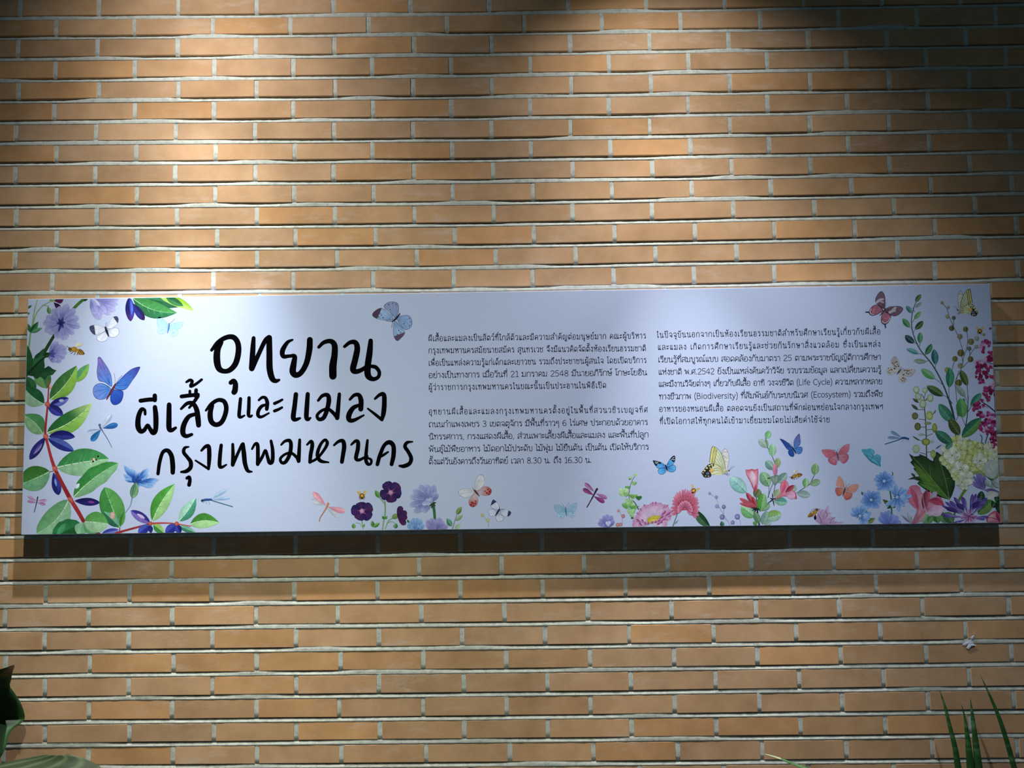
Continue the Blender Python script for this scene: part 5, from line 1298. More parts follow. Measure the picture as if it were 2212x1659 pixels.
# --- right: blue chicory
t = ZF('printed_chicory', 'cluster of sky blue chicory flowers left of the pink trumpet flower')
for L, w in (([(635,1040),(648,1130),(655,1300)],[14,18,18]), ([(370,1245),(375,1400)],[16,18])): t.line(L, w, '2c5f3c', '3f7a50')
t.leaf((655,1215),(552,1135),50,'5a6a30','3f5428'); t.leaf((655,1215),(700,1220),26,'2a4a30'); t.leaf((650,1215),(600,1235),26,'2a4a30'); t.leaf((375,1400),(470,1345),56,'6a7a48','8a9464'); t.leaf((660,1180),(680,1150),20,'3a6a44')
t.line([(650,880),(668,850),(660,830)], 10, '3a5f4a'); t.line([(340,1080),(318,1050)], [14,10], '3a5f4a'); t.leaf((340,1085),(312,1062),20,'2a4f3a')
for cx, cy, r, k, a in ((570,930,122,12,.1),(425,1140,120,12,.3),(300,1320,150,9,-2.9),(715,1110,160,10,-2.2)):
    if k < 11:
        E = [(cx + r * random.uniform(.75, 1.05) * math.cos(a + q * .52), cy + r * random.uniform(.75, 1.05) * math.sin(a + q * .52)) for q in range(k)]
        t.petals((cx, cy), E, 50, '6a96de', '86b0ea', mid='3f66b4', tipc='9cc0f0')
        t.dot(cx + 60, cy + 0, 34, '8fb8ee', 'a4c8f2')
    else:
        t.radial(cx, cy, r, k, 50, '5f8cd8', '7aa4e6', a, mid='3a60ae', tipc='94b8ee')
    for q in range(8): t.line([(cx, cy), (cx + 46 * math.cos(q * .785 + .3), cy + 46 * math.sin(q * .785 + .3))], [12,3], '34569c', smooth=False)
    t.dot(cx, cy, 20, '6a90c8', 'c4dcf4')
t.petals((625,1420), [(505,1330),(530,1275),(580,1265),(620,1255),(672,1300),(725,1320),(760,1385),(690,1310)], 58, '6f86d8', '8a9ae0', mid='4a5ab0', tipc='8fa8e4')
t.build()
t = ZF('printed_lily', 'white slender petals at the bottom edge beside the pink trumpet flower')
t.leaf((870,1400),(825,1262),34,'98b0c4','aec2d2'); t.leaf((868,1400),(758,1305),26,'7a6a90','98a0b8'); t.leaf((872,1400),(876,1315),20,'8aa0b4')
t.build()

# --- right: sprigs
t = ZG('printed_vine', 'tall green leafy vine right of the text column')
t.line([(990,215),(945,320),(912,440),(908,540),(930,660),(1005,830),(1150,1010),(1265,1220),(1345,1430),(1405,1640)], [8,9,10,11,12,13,15,16,18,22], '3f5f5a', '2c4444')
for L in ([(945,400),(920,350)], [(915,520),(945,470)], [(912,590),(880,560)], [(925,640),(955,590)], [(960,760),(930,740)], [(1000,800),(1005,740)], [(1050,890),(985,878)], [(1060,905),(1070,880)], [(1110,960),(1070,970)], [(1180,1060),(1187,1000)], [(1280,1250),(1230,1210),(1170,1160)], [(1340,1420),(1310,1380),(1270,1362)], [(1345,1420),(1340,1260)]): t.line(L, 6, '46605c')
for b, e, w, c1, c2 in (((955,285),(1020,193),52,'3f6a44','5f8a4c'),((952,350),(1030,288),38,'7f9c94','94b0a4'),((910,410),(846,326),54,'3a7a7c','5a9a98'),((940,482),(1015,392),50,'5f9a5c','86b47c'),((888,575),(806,472),66,'3f7a4c','6aa070'),((948,600),(1042,502),66,'2f5030','4f7040'),((942,755),(832,668),76,'1c3a40','30525a'),((1004,760),(1008,630),64,'3f8a5a','6aa884'),((990,882),(846,824),56,'4a8a94','7aacac'),((1066,892),(1142,766),66,'2f6a4a','4f8a60'),((1080,972),(930,960),58,'8a9c9c','7aa07a'),((1186,1008),(1168,828),84,'2a6670','4a8488'),((1182,1170),(1018,1056),88,'54a45c','86b494'),((1278,1368),(1084,1255),94,'2f4f2c','5a7440'),((1345,1272),(1350,1042),100,'2a7c5c','4a9274')):
    t.leaf(b, e, w, c1, c2, bend=random.uniform(-.05,.05), p=.5, pw=.65, mid='9cc0b0', veins=3, vc='7aa490', edge=.75)
t.build()
t = ZG('printed_bud_twig', 'branching twig of olive buds below the top right swallowtail')
for L in ([(1268,295),(1318,360),(1345,450),(1392,560),(1450,680),(1490,800),(1502,860)], [(1398,470),(1394,560)], [(1545,610),(1560,720),(1545,830),(1510,930),(1500,1010),(1470,1090),(1415,1200),(1425,1340),(1432,1440)], [(1650,805),(1600,870),(1575,915)], [(1575,830),(1585,900),(1570,940)], [(1590,955),(1540,1000),(1505,1040)], [(1412,950),(1392,1010),(1378,1070)], [(1480,870),(1500,960),(1500,1040)], [(1455,1080),(1430,1180)]): t.line(L, 7, '50605c')
for x, y, r, c, d in ((1262,290,20,'8a8478','a49c90'),(1333,345,20,'86907a','a0a890'),(1325,450,26,'94907c','aca898'),(1398,465,24,'5a6250','787e68'),(1373,585,33,'54543a','7a7650'),(1535,597,32,'64664a','86845a'),(1470,682,33,'8a846a','a8a080'),(1597,742,38,'6f7248','94945c'),(1577,822,27,'5f6a58','7f8a70'),(1480,872,42,'5a5a34','86844c'),(1412,940,33,'6a6a40','8f8c58'),(1592,945,35,'5a5c3c','7c7a4c'),(1475,1020,33,'7f8464','a0a282'),(1322,1070,34,'8a8450','a49c66'),(1455,1218,40,'54542e','808044'),(1660,800,26,'8a9690','a4aeaa'),(1665,705,30,'8a9c98','a4b4b0'),(1745,660,18,'868c58','a0a470')):
    t.dot(x, y, r, c, d); t.leaf((x, y + r), (x + random.uniform(-4, 4), y - r), r * 1.1, d, c, p=.5, pw=.6, edge=.6)
for b, e, w, c1, c2 in (((1348,1272),(1350,1045),0.1,'2a7c5c','4a9274'),((1556,1252),(1474,1068),82,'3a5a2c','5f7440'),((1530,1382),(1422,1245),72,'7f9c98','94b0a8')):
    if w > 1: t.leaf(b, e, w, c1, c2, p=.5, pw=.65, mid='a0b890', veins=3, vc='6a8450')
t.line([(1552,1250),(1562,1400),(1555,1560)], 7, '46605c'); t.line([(1530,1380),(1560,1460)], 6, '46605c')
t.build()
t = ZF('printed_leaf_spray', 'spray of broad green leaves above the white hydrangea')
for L, w in (([(1372,445),(1362,280),(1335,120),(1285,-10)],[12,12,11,10]), ([(1478,345),(1502,180),(1512,-20)],[12,10,9]), ([(1478,310),(1445,220)],6), ([(1370,260),(1395,210)],6), ([(1505,160),(1545,90)],7), ([(1330,60),(1290,0)],10)): t.line(L, w, '2c4450')
for b, e, w, c1, c2 in (((1398,210),(1465,0),80,'4f6a74','3f5a64'),((1335,275),(1182,65),118,'4f947c','3c7f68'),((1415,415),(1298,235),112,'3f5026','56622c'),((1452,220),(1425,0),128,'4a8f52','6aac62'),((1440,440),(1655,225),130,'2a7058','5f9450'),((1540,95),(1655,-55),84,'2f8070','5f9c8c'),((1335,515),(1142,370),112,'2c6458','437f68'),((1260,570),(1330,500),70,'3f7f68','5f9484')):
    t.leaf(b, e, w, c1, c2, p=.5, pw=.65, mid='8cbca4', veins=5, vc='6aa08a', edge=.7)
t.build()
t = ZF('printed_seed_pods', 'upright stem of round green seed pods')
t.line([(1045,660),(1042,480),(1036,280),(1022,120),(1010,20)], [15,14,13,12,10], '4f5f3a', '46543a')
for L in ([(1025,130),(950,130)], [(1035,245),(960,235)], [(1038,325),(980,325)], [(1045,355),(1105,350)], [(1045,425),(1110,400)], [(1043,475),(980,475),(900,430)], [(1040,630),(970,610)], [(1045,605),(1105,600)], [(1035,415),(1010,410)], [(1005,60),(1050,0)], [(1060,240),(1130,165)]): t.line(L, 7, '4a5a44')
for x, y, rx, ry, c, d in ((1002,62,36,50,'9aac70','b8ccb0'),(1078,195,40,52,'8a9a48','b4c484'),(1037,490,48,40,'5f6a30','9ca85c'),(928,570,42,50,'8aa884','aec8b0'),(1135,335,30,54,'74843c','98a458'),(1118,625,32,48,'7f9450','a0b078'),(945,318,36,44,'4a5228','6f7444'),(915,200,36,40,'4a5230','727c50'),(1058,282,42,16,'6f8454','8c9c70'),(985,410,34,14,'86a08c','9cb4a0'),(1105,487,22,18,'9cb0b0','a8bcbc')):
    t.dot(x, y, rx, c, d, ry, 14); t.dot(x + rx*.1, y, rx * .55, d, d, ry * .55)
for b, e, w, c in (((950,132),(872,68),34,'4f5c40'),((965,475),(886,425),18,'4a5a44'),((900,20),(960,50),26,'4a5a3c'),((1125,175),(1150,130),16,'5f7454'),((1145,570),(1215,520),16,'4f6c70')): t.leaf(b, e, w, c)
t.f(1800, 600, 5.3689)
t.line([(1062,1560),(1055,1480),(1052,1400),(1020,1350)], [12,11,9,7], '4f5f3a'); t.line([(1052,1400),(1070,1330)], 7, '4f5f3a'); t.line([(1060,1425),(1100,1410)], 7, '4f5f3a')
for x, y, rx, ry in ((963,1300,36,42),(1063,1305,32,32),(985,1380,38,42),(1125,1395,36,46),(1038,1465,40,50)): t.dot(x, y, rx, '86984c', 'b0c8b0', ry, 14); t.dot(x, y - 4, rx * .7, 'b0c8b8', 'b8d0c4', ry * .7)
t.leaf((990,1448),(918,1398),28,'3f4c34'); t.leaf((985,1532),(905,1468),34,'46543a')
t.build()

# --- right edge: magenta stock
t = ZG('printed_stock_flower', 'magenta flower spike running down the right edge')
t.line([(1850,660),(1855,900),(1870,1300),(1885,1640)], 14, '3a3440'); t.line([(1725,1440),(1800,1490),(1885,1560)], [10,14,16], '4a3c4c'); t.line([(1760,1490),(1790,1505)], 6, '4a3c4c'); t.line([(1790,1110),(1850,1160)], 8, '3a2a3c'); t.line([(1780,980),(1850,1000)], 8, '3a2a3c')
spots = [(1760,740,70,0),(1720,790,50,2),(1800,760,40,1),(1740,840,40,1),(1820,890,46,1),(1800,930,46,3),(1840,930,40,3),(1830,590,24,1),(1700,975,60,2),(1680,1010,46,1),(1770,990,60,2),(1720,1060,64,3),(1790,1070,50,1),(1680,1090,46,1),(1740,1130,60,3),(1700,1190,50,1),(1690,1150,40,3),(1730,1215,30,1),(1830,1170,40,1),(1860,1240,46,2),(1800,1290,50,1),(1840,1330,56,3),(1770,1330,40,1),(1790,1390,40,1)]
cs4 = (('9a3a7a','b868a4'),('94285c','a84078'),('c29ac8','cdb0d2'),('741440','8a2050'))
def tuft(x, y, r, k):
    for q in range(5):
        a = random.uniform(0, 6.28)
        m = (x + random.uniform(-.4, .4) * r, y + random.uniform(-.4, .4) * r)
        t.leaf(m, (m[0] + r * .85 * math.cos(a), m[1] + r * .85 * math.sin(a)), r * .85, *cs4[k], p=.66, pw=.5, wav=.12)
    t.line([(x - r * .3, y), (x, y - r * .2), (x + r * .35, y + r * .1)], [3,5,3], '5f1038' if k != 2 else 'a0508c')
for s_ in spots: tuft(*s_)
t.f(1800, 860, 5.1845)
for s_ in [(1720,10,40,1),(1600,80,46,3),(1640,60,50,1),(1610,130,50,1),(1640,190,40,3),(1720,200,60,0),(1760,230,60,2),(1800,190,44,0),(1690,260,50,3),(1750,290,60,0),(1800,270,44,3),(1720,330,56,1),(1780,340,56,0),(1660,340,46,1),(1700,350,40,2),(1820,380,40,3),(1780,410,50,3),(1740,380,40,1),(1810,440,44,1),(1790,470,40,3),(1800,520,36,1),(1780,530,24,2)]: tuft(*s_)
t.line([(1700,500),(1730,400)], [8,10], '34283a'); t.line([(1655,500),(1665,440),(1645,410)], 8, '3a3440')
t.build()

# --- bottom right corner
t = ZF('printed_leaf', 'large dark serrated leaf in the bottom right group')
t.poly([(1300,1140),(1200,1110),(1120,1075),(1050,1040),(975,985),(940,955),(960,930),(890,905),(830,912),(900,880),(955,878),(985,870),(920,820),(895,785),(915,780),(860,720),(885,695),(870,670),(845,620),(905,655),(965,645),(960,625),(1040,655),(1080,690),(1120,705),(1120,650),(1160,598),(1212,640),(1205,690),(1245,760),(1280,790),(1330,880),(1365,930),(1360,1000),(1330,1090)], '1c3424', '3a5a2e', (1180,900))
t.poly([(1298,1135),(1150,1060),(1020,960),(960,880),(920,800),(900,720),(1000,800),(1100,900),(1200,1020)], '47702f', '5a8438')
t.poly([(1300,1135),(1120,1065),(990,985),(945,945),(1050,960),(1180,1040)], '3a6a30', '5f8c40')
for L, w in (([(1300,1140),(1150,960),(1000,780),(890,660)],[8,3]), ([(1300,1130),(1250,900),(1170,640)],[7,3]), ([(1180,990),(1020,950),(900,900)],[4,2]), ([(1100,890),(960,830)],[4,2]), ([(1250,900),(1310,900)],[3,2]), ([(1090,880),(1080,760)],[3,2]), ([(1220,1050),(1120,1040)],[3,2])): t.line(L, w, '7a9a5a')
t.leaf((920,880),(870,840),26,'2c4a2c'); t.leaf((935,860),(905,812),30,'b0c4c8','98b0b4')
t.build()
t = ZF('printed_hydrangea', 'white and lime hydrangea head near the right edge')
t.line([(1490,1010),(1420,1120),(1370,1250),(1335,1400)], [34,30,26,22], '6f8c3a', '4a6a34')
t.blob([(1210,640),(1270,540),(1380,450),(1500,450),(1640,520),(1760,510),(1840,560),(1850,760),(1840,900),(1700,880),(1560,860),(1500,1000),(1420,1005),(1350,900),(1290,780),(1215,720)], '8c9a58', 'a2b070')
def floret(x, y, r, c1, c2, a=None, ctr='6a7a50'):
    a = random.uniform(0, 1.5) if a is None else a
    for k in range(4):
        q = a + k * math.pi / 2 + random.uniform(-.15, .15)
        t.leaf((x, y), (x + r * math.cos(q), y + r * math.sin(q)), r * 1.0, c1, c2, p=.6, pw=.5, edge=.68, mid='a8b48a')
    t.dot(x, y, r * .09, ctr)
for x, y, r, k in ((1290,560,70,2),(1250,690,60,0),(1380,480,60,1),(1450,480,60,2),(1500,540,64,0),(1590,540,60,1),(1680,560,60,0),(1760,560,70,2),(1810,600,60,2),(1360,700,64,1),(1330,780,60,0),(1430,580,70,0),(1560,640,64,1),(1640,640,60,0),(1470,700,60,1),(1540,760,64,1),(1640,760,70,1),(1730,650,60,0),(1800,680,60,2),(1330,640,86,3),(1420,805,92,3),(1490,895,80,3),(1440,940,70,2),(1370,870,50,0),(1640,700,76,3),(1690,780,56,0),(1470,990,40,2)):
    c = (('ccd6a4','bccb90'),('b4c274','c8d498'),('d4dcc8','c8d2bc'),('dee6da','d0dac8'))[k]
    floret(x, y, r * 1.12, *c)
t.blob([(1690,740),(1760,690),(1840,720),(1850,820),(1800,900),(1720,880),(1690,810)], 'a8b4b4', 'b8c4c4')
for k in range(34): x, y = random.uniform(1330,1760), random.uniform(480,860); t.line([(x, y), (x + random.uniform(-22,22), y + random.uniform(-22,22))], [3,7], random.choice(('6a7a34','7f8c44','54642c')), smooth=False)
t.build()
t = ZF('printed_knapweed', 'violet knapweed flowers in the bottom right corner')
for b, e, w, c1, c2 in (((1620,1300),(1790,1140),140,'4a7a3c','6f9450'),((1850,1040),(1870,1300),120,'18301f','22402a'),((1780,1230),(1850,1100),90,'22482a','1c3a24'),((1650,1180),(1660,1040),90,'1c3a2c','2a4c38'),((1180,1400),(1130,1250),110,'3f7038','5a8a48'),((1260,1400),(1180,1260),90,'5f9060','3f7044'),((1000,1400),(1060,1300),120,'8ab48c','74a47c'),((1060,1400),(1110,1320),70,'4a8448','5f9858'),((1340,1400),(1250,1280),120,'3f6a44','5a8050'),((1380,1280),(1440,1200),120,'6a7f98','86949c')):
    t.leaf(b, e, w, c1, c2, p=.5, pw=.65, veins=3, vc='86b090', mid='86b090')
for e, w in (((1565,870),50),((1600,850),46),((1640,835),50),((1690,860),50),((1560,930),40),((1555,960),40),((1620,830),40),((1705,890),40)): t.leaf((1700,1040), e, w * .75, '5a4f9c', '7a70b8', p=.7, tipc='8078c0')
for e, w, c in (((1830,900),60,'8fa8a0'),((1865,960),70,'98a8b4'),((1700,920),60,'7f9c94'),((1790,1000),50,'86a098')): t.leaf((1760,1000), e, w, c, 'a4b4bc', p=.6, mid='3f5a4c')
t.leaf((1790,930),(1725,800),90,'2f6a44','4a8458',p=.55); t.leaf((1700,1030),(1870,1060),60,'6a5c94','8a7cac'); t.line([(1750,900),(1800,980),(1850,1010)], 6, '2c4a34')
t.blob([(1710,1080),(1760,1040),(1840,1060),(1845,1100),(1800,1110),(1815,1165),(1770,1140),(1720,1130)], 'b4bcbc', 'ccd4d4')
for e, w in (((1205,1300),44),((1210,1200),40),((1250,1160),50),((1300,1150),60),((1350,1108),60),((1440,1100),64),((1460,1110),50),((1560,1070),50),((1600,1068),60),((1650,1100),60),((1725,1115),70),((1690,1180),50),((1740,1330),44),((1700,1360),34),((1400,1390),30),((1340,1400),26),((1230,1320),40),((1560,1180),50)): t.leaf((1515,1340), e, w * .72, '6a5cac', '8c80c4', p=.78, pw=.75, tipc='4a3490')
for e in ((1300,1230),(1250,1220),(1420,1180),(1380,1170),(1640,1150),(1600,1160)): t.leaf((e[0]*.5+757, e[1]*.5+670), e, 46, '34286c', '4a3a88', p=.6)
for k in range(46): a = random.uniform(0, 6.28); r = random.uniform(40, 96); t.line([(1520 + 8*math.cos(a), 1325 + 8*math.sin(a)), (1520 + r*math.cos(a), 1325 + r*.85*math.sin(a))], [4,9], random.choice(('a85aa0','bc78b4','c48cc0','944a90')), smooth=False)
for k in range(14): a = random.uniform(0, 6.28); t.line([(1520, 1325), (1520 + 60*math.cos(a), 1325 + 50*math.sin(a))], [2,4], '4a2450', smooth=False)
t.build()
t = ZF('printed_trumpet_flower', 'rose pink trumpet flower left of the large dark leaf')
t.blob([(888,1400),(930,1290),(928,1180),(895,1080),(848,1010),(880,980),(930,975),(970,1000),(1000,1070),(1060,1010),(1100,1060),(1160,1050),(1215,1130),(1248,1225),(1180,1245),(1100,1255),(1045,1290),(1000,1310),(950,1360),(930,1400)], 'b86484', 'd29cb8')
t.leaf((960,1270),(855,1000),120,'cc7a98','b85878',p=.6,bend=.05); t.leaf((1010,1240),(1050,1020),80,'7a3448','964a5c',p=.5); t.leaf((1020,1280),(1085,1040),70,'b45a78','d08aa4',p=.6,bend=-.08)
t.leaf((1030,1290),(1245,1225),130,'d4b0d2','d8bcd8',p=.6,bend=-.04); t.leaf((1060,1150),(1235,1200),80,'a83c5c','b8506e',p=.5,bend=.12); t.leaf((1080,1130),(1160,1050),60,'a8a4c0','b4b0c8',p=.6)
t.line([(1000,1075),(1015,1180),(1045,1290)], [4,7,10], 'd0b0bc'); t.leaf((930,1400),(1030,1280),60,'b87a90','c894a4'); t.line([(890,1400),(935,1300),(960,1240)], [30,24,16], 'a86a7c', 'c08498')
t.build()
t = ZF('printed_rose', 'pink rosebud cut by the bottom right corner')
t.blob([(1712,1345),(1760,1290),(1820,1262),(1870,1300),(1895,1390),(1740,1400)], 'a83a60', 'cc90a8'); t.leaf((1730,1390),(1810,1300),70,'d0a8b8','c890a4',p=.55); t.leaf((1880,1390),(1830,1275),60,'983054','b04a68',p=.55); t.line([(1712,1350),(1780,1340),(1890,1390)], 8, '94284c')
t.build()

# ------------------------------------------------------------------ paper scrap stuck on the wall
def build_scrap():
    Y0 = -.0012
    bm = bmesh.new()
    def sheet(pts, y):
        vs_ = []
        cx = sum(p[0] for p in pts) / len(pts)
        cy = sum(p[1] for p in pts) / len(pts)
        for k, p in enumerate(pts):
            vs_.append(bm.verts.new(at(2050 + p[0] / 23.7, 1350 + p[1] / 23.7, y - .0005 * (k % 2))))
        c = bm.verts.new(at(2050 + cx / 23.7, 1350 + cy / 23.7, y - .0012))
        for k in range(len(vs_)):
            bm.faces.new((c, vs_[k], vs_[(k + 1) % len(vs_)]))
    sheet([(1075,640),(1140,650),(1165,560),(1205,580),(1270,530),(1298,560),(1285,650),(1240,715),(1110,720)], Y0)
    sheet([(710,960),(800,920),(880,860),(1020,820),(1180,830),(1240,880),(1240,960),(1100,970),(960,990),(860,1040),(760,1060),(700,1010)], Y0 - .001)
    sheet([(960,990),(1100,950),(1230,960),(1310,985),(1390,1030),(1360,1050),(1260,1025),(1190,1060),(1100,1160),(1000,1240),(920,1210),(890,1190),(940,1100)], Y0 - .0015)
    sheet([(1180,830),(1240,715),(1110,720),(1090,790),(1120,850)], .0004)
    sheet([(1290,480),(1305,380),(1318,400),(1300,520)], Y0)
    me = bpy.data.meshes.new('paper_scrap')
    bm.normal_update()
    for f in bm.faces:
        if f.normal.y > 0:
            f.normal_flip()
    bm.to_mesh(me)
    bm.free()
    me.materials.append(plain('white_paper', (.72, .76, .90), .8))
    o = bpy.data.objects.new('paper_scrap', me)
    COL.objects.link(o)
    so = o.modifiers.new('thick', 'SOLIDIFY')
    so.thickness = .0006
    tag(o, 'small torn white paper scrap stuck on the bricks below the right end of the sign', 'paper')
build_scrap()

# ------------------------------------------------------------------ plants in pots along the wall foot
def leaf_material(name, cols, rough=.35, spec=.5, stripes=None, mottle=None):
    m, nt, b = nodes(name)
    tc = N(nt, 'ShaderNodeTexCoord')
    n1 = N(nt, 'ShaderNodeTexNoise', i_2=14.0, i_3=3.0)
    nt.links.new(tc.outputs['Object'], n1.inputs[0])
    c = ramp(nt, n1.outputs[0], [(0.35, cols[0]), (0.65, cols[1])])
    ca = N(nt, 'ShaderNodeVertexColor', layer_name='Col')
    c = mixc(nt, 'MULTIPLY', 1.0, c, ca.outputs[0])
    if mottle:
        mp = N(nt, 'ShaderNodeMapping')
        mp.inputs['Scale'].default_value = (20, 20, 70)
        nt.links.new(tc.outputs['Object'], mp.inputs[0])
        n2 = N(nt, 'ShaderNodeTexNoise', i_2=1.0, i_3=4.0)
        nt.links.new(mp.outputs[0], n2.inputs[0])
        c = mixc(nt, 'MIX', ramp(nt, n2.outputs[0], [(0.48, (0, 0, 0)), (0.66, (.8, .8, .8))]), c, mottle)
    nt.links.new(c, b.inputs['Base Color'])
    b.inputs['Roughness'].default_value = rough
    b.inputs['Specular IOR Level'].default_value = spec
    return m

M_CANNA = leaf_material('canna_leaf', ((.007, .032, .012), (.012, .050, .018)), .5, .25)
M_PALE = leaf_material('canna_leaf_grey', ((.040, .058, .026), (.062, .085, .045)), .38, .5)
M_SNAKE = leaf_material('snake_plant_leaf', ((.012, .06, .012), (.022, .09, .02)), .5, .3, mottle=(.08, .21, .08))
M_STRAP = leaf_material('strap_leaf', ((.025, .10, .022), (.05, .14, .04)), .5, .3)
M_POT = plain('terracotta', (.32, .13, .07), .8)
M_SOIL = plain('soil', (.03, .022, .016), .95)
M_STEM = plain('green_stem', (.05, .12, .03), .6)

def lathe(name, prof, c, mat, parent, n=28):
    V, F = [], []
    for r, z in prof:
        for k in range(n):
            a = 2 * math.pi * k / n
            V.append((c[0] + r * math.cos(a), c[1] + r * math.sin(a), z))
    for i in range(len(prof) - 1):
        for k in range(n):
            q = (k + 1) % n
            F.append((i * n + k, i * n + q, (i + 1) * n + q, (i + 1) * n + k))
    F.append(tuple(range(n))[::-1])
    F.append(tuple(range((len(prof) - 1) * n, len(prof) * n)))
    return mesh_obj(name, V, F, mat, parent, smooth=False)

def pot(parent, c, r, h):
    z = FLOOR_Z
    lathe('pot', [(r * .72, z), (r * .98, z + h * .86), (r * 1.06, z + h * .86), (r * 1.08, z + h), (r * .96, z + h), (r * .9, z + h * .84)], c, M_POT, parent)
    lathe('soil', [(r * .90, z + h * .845), (r * .88, z + h * .86), (r * .3, z + h * .88)], c, M_SOIL, parent)
    return z + h * .86

def tube(name, pts, rad, mat, parent, n=8, flat=1.0):
    P = crom(pts, 8)
    V, F, C = [], [], []
    m = len(P)
    for k, p in enumerate(P):
        d = Vector(P[min(m - 1, k + 1)] - P[max(0, k - 1)]).normalized()
        a = d.cross(Vector((0, 1, 0))).normalized()
        b = d.cross(a)
        t = k / (m - 1)
        i, f = divmod(t * (len(rad) - 1), 1)
        i = int(i)
        r = rad[i] if i >= len(rad) - 1 else rad[i] * (1 - f) + rad[i + 1] * f
        for q in range(n):
            an = 2 * math.pi * q / n
            V.append(Vector(p) + a * r * math.cos(an) + b * r * flat * math.sin(an))
            C.append((1, 1, 1))
    for k in range(m - 1):
        for q in range(n):
            w2 = (q + 1) % n
            F.append((k * n + q, k * n + w2, (k + 1) * n + w2, (k + 1) * n + q))
    F.append(tuple(range(n))[::-1])
    F.append(tuple(range((m - 1) * n, m * n)))
    o = mesh_obj(name, V, F, mat, parent, cols=C, smooth=True)
    return o

def blade(name, rows, mat, parent, nx=10, tint=None, label=None):
    """leaf blade from rows of (left point, right point, bulge); smooth surface with thickness"""
    L = crom([tuple(r[0]) for r in rows], 4)
    R_ = crom([tuple(r[1]) for r in rows], 4)
    bl = [float(x) for x in np.interp(np.linspace(0, len(rows) - 1, len(L)), range(len(rows)), [r[2] for r in rows])]
    V, F, C = [], [], []
    for k, (a, b) in enumerate(zip(L, R_)):
        for q in range(nx + 1):
            t = q / nx
            p = a * (1 - t) + b * t
            p = p + np.array((0, -bl[k] * 4 * t * (1 - t), 0))
            V.append(p)
            C.append(tint(k / (len(L) - 1), t, p) if tint else (1, 1, 1))
    for k in range(len(L) - 1):
        for q in range(nx):
            s = k * (nx + 1) + q
            F.append((s, s + 1, s + nx + 2, s + nx + 1))
    o = mesh_obj(name, V, F, mat, parent, cols=C, smooth=True)
    so = o.modifiers.new('thick', 'SOLIDIFY')
    so.thickness = .0012
    so.offset = 0
    if label:
        o['label'] = label
    return o

# canna-like plant, left
cp = (-1.60, -.34)
canna = empty('broadleaf_plant', (cp[0], cp[1], FLOOR_Z))
tag(canna, 'potted plant with broad dark green leaves reaching in at the lower left corner', 'plant')
zt = pot(canna, cp, .17, .30)
rows = []
for y, x0, x1, Y in ((1437,29,31,-.125),(1442,14,30,-.122),(1448,-6,28,-.118),(1456,-34,26,-.114),(1468,-70,24,-.108),(1482,-95,21.5,-.100),(1495,-108,30,-.094),(1515,-118,43,-.084),(1535,-124,51,-.074),(1550,-126,53.5,-.068),(1558,-126,50,-.072),(1566,-126,40,-.082),(1575,-124,28,-.094),(1590,-121,19,-.110),(1610,-116,14,-.128),(1630,-110,5,-.146),(1650,-104,-8,-.162),(1685,-92,-30,-.185),(1730,-78,-62,-.205)):
    rows.append((at(x0, y, Y - .02), at(x1, y, Y + .044), .0))
def tint1(k, t, p):
    e = 1.0
    if k < .20 and t > .55:
        return (12, 1.1, 1.2) if k < .14 else (7, 1.6, .8)
    if t > .93:
        return (2.6, 1.9, 1.5)
    return (e, e, e)
blade('leaf', rows, M_CANNA, canna, 16, tint1, 'dark folded leaf with a reddish dry tip')
a = at(-70, 1730, -.215)
tube('leaf_stalk', [tuple(a), (a.x - .03, -.26, a.z - .18), (cp[0], cp[1], zt)], [.005, .008, .011], M_STEM, canna)
rows = []
for x0, x1, y, Y in ((96,150,1629.6,-.150),(58,178,1637,-.152),(22,196,1645,-.156),(-6,212,1653,-.162),(-30,222,1662,-.170),(-60,240,1680,-.190),(-80,250,1710,-.225),(-85,240,1750,-.27),(-80,200,1800,-.32),(-70,110,1850,-.36),(-40,20,1890,-.385)):
    rows.append((at(x0, y, Y), at(x1, y, Y), .004))
def tint2(k, t, p):
    s = .5 + .5 * math.sin((t * 26 + k * 18))
    g = .75 + .95 * s ** 4
    return (g, g, g * .98)
blade('leaf', rows, M_PALE, canna, 60, tint2, 'grey-green leaf with pale slanting veins seen edge-on')
a = at(-15, 1885, -.385)
tube('leaf_stalk', [tuple(a), (a.x - .05, -.38, a.z - .1), (cp[0] + .02, cp[1], zt)], [.005, .008, .011], M_STEM, canna)

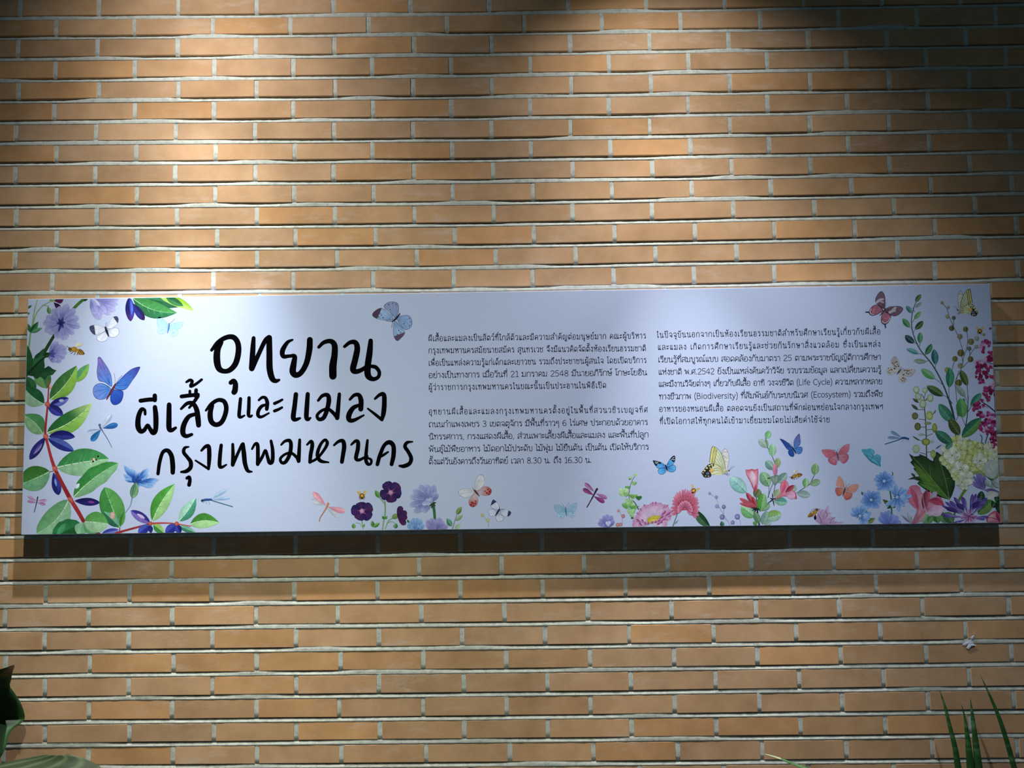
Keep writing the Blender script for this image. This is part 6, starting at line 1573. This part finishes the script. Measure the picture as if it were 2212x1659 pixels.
# snake plant, right
sp = (1.44, -.20)
snake = empty('snake_plant', (sp[0], sp[1], FLOOR_Z))
tag(snake, 'potted snake plant with four narrow spiky green leaves at the lower right corner', 'plant')
zt = pot(snake, sp, .16, .26)
for L, W in (([(2029,1489),(2041,1525),(2052,1570),(2063,1615),(2070,1659)], [.0004,.0030,.0048,.0062,.0076]),
             ([(2077,1522),(2084,1550),(2089,1585),(2093,1620),(2097,1659)], [.0004,.0026,.0055,.0074,.0092]),
             ([(2096,1508),(2101,1550),(2106,1590),(2110,1625),(2114,1659)], [.0004,.0044,.0064,.0082,.0092]),
             ([(2117,1457),(2137,1500),(2158,1550),(2176,1605),(2191,1659)], [.0003,.0028,.0048,.0058,.0066])):
    pts = [tuple(at(x, y, -.09 - (y - 1457) * .00012)) for x, y in L]
    d = np.array(pts[-1]) - np.array(pts[-3])
    e = np.array(pts[-1])
    end = np.array((sp[0] + (e[0] - 1.18) * .28, sp[1] + random.uniform(-.03, .03), zt - .01))
    pts += [tuple(e + d * .9), tuple((e + d * 2.2) * .6 + end * .4), tuple(end)]
    W = W + [W[-1] + .002]
    tube('leaf', pts, W + [.013, .010], M_SNAKE, snake, 12, .62)

# strap-leaved plant, lower right
st = (1.02, -.30)
strap = empty('strap_leaf_plant', (st[0], st[1], FLOOR_Z))
tag(strap, 'potted plant with one long narrow green leaf ending in a dry brown tip', 'plant')
zt = pot(strap, st, .14, .22)
def strap_leaf(L, W, end, dry):
    pts = [tuple(at(x, y, Y)) for x, y, Y in L]
    pts += [tuple(np.array(pts[-1]) * .55 + np.array(end) * .45 + np.array((.0, -.02, .03))), tuple(end)]
    P = crom(pts, 6)
    m = len(P)
    V, F, C = [], [], []
    for k, p in enumerate(P):
        d = Vector(P[min(m - 1, k + 1)] - P[max(0, k - 1)]).normalized()
        up = Vector((.1, -.55, .8))
        s_ = d.cross(up).normalized()
        nn = s_.cross(d).normalized()
        t = k / (m - 1)
        i, f = divmod(t * (len(W) - 1), 1)
        i = int(i)
        w_ = W[i] if i >= len(W) - 1 else W[i] * (1 - f) + W[i + 1] * f
        for q, (o1, o2) in enumerate(((-1, .35), (-.5, .1), (0, 0), (.5, .1), (1, .35))):
            V.append(Vector(p) + s_ * w_ * o1 + nn * w_ * o2)
            g = (9.0, 3.4, 7.5) if k < dry else (1, 1, 1)
            C.append(g)
    for k in range(m - 1):
        for q in range(4):
            s = k * 5 + q
            F.append((s, s + 1, s + 6, s + 5))
    o = mesh_obj('leaf', V, F, M_STRAP, strap, cols=C, smooth=True)
    so = o.modifiers.new('thick', 'SOLIDIFY')
    so.thickness = .0009
strap_leaf([(1653,1629,-.030),(1671,1634,-.036),(1688,1640,-.045),(1715,1651,-.058),(1748,1664,-.075),(1800,1688,-.10),(1860,1722,-.135)], [.0008,.0016,.0022,.0032,.0042,.0056,.007,.009,.009,.006], (st[0], st[1], zt - .01), 12)
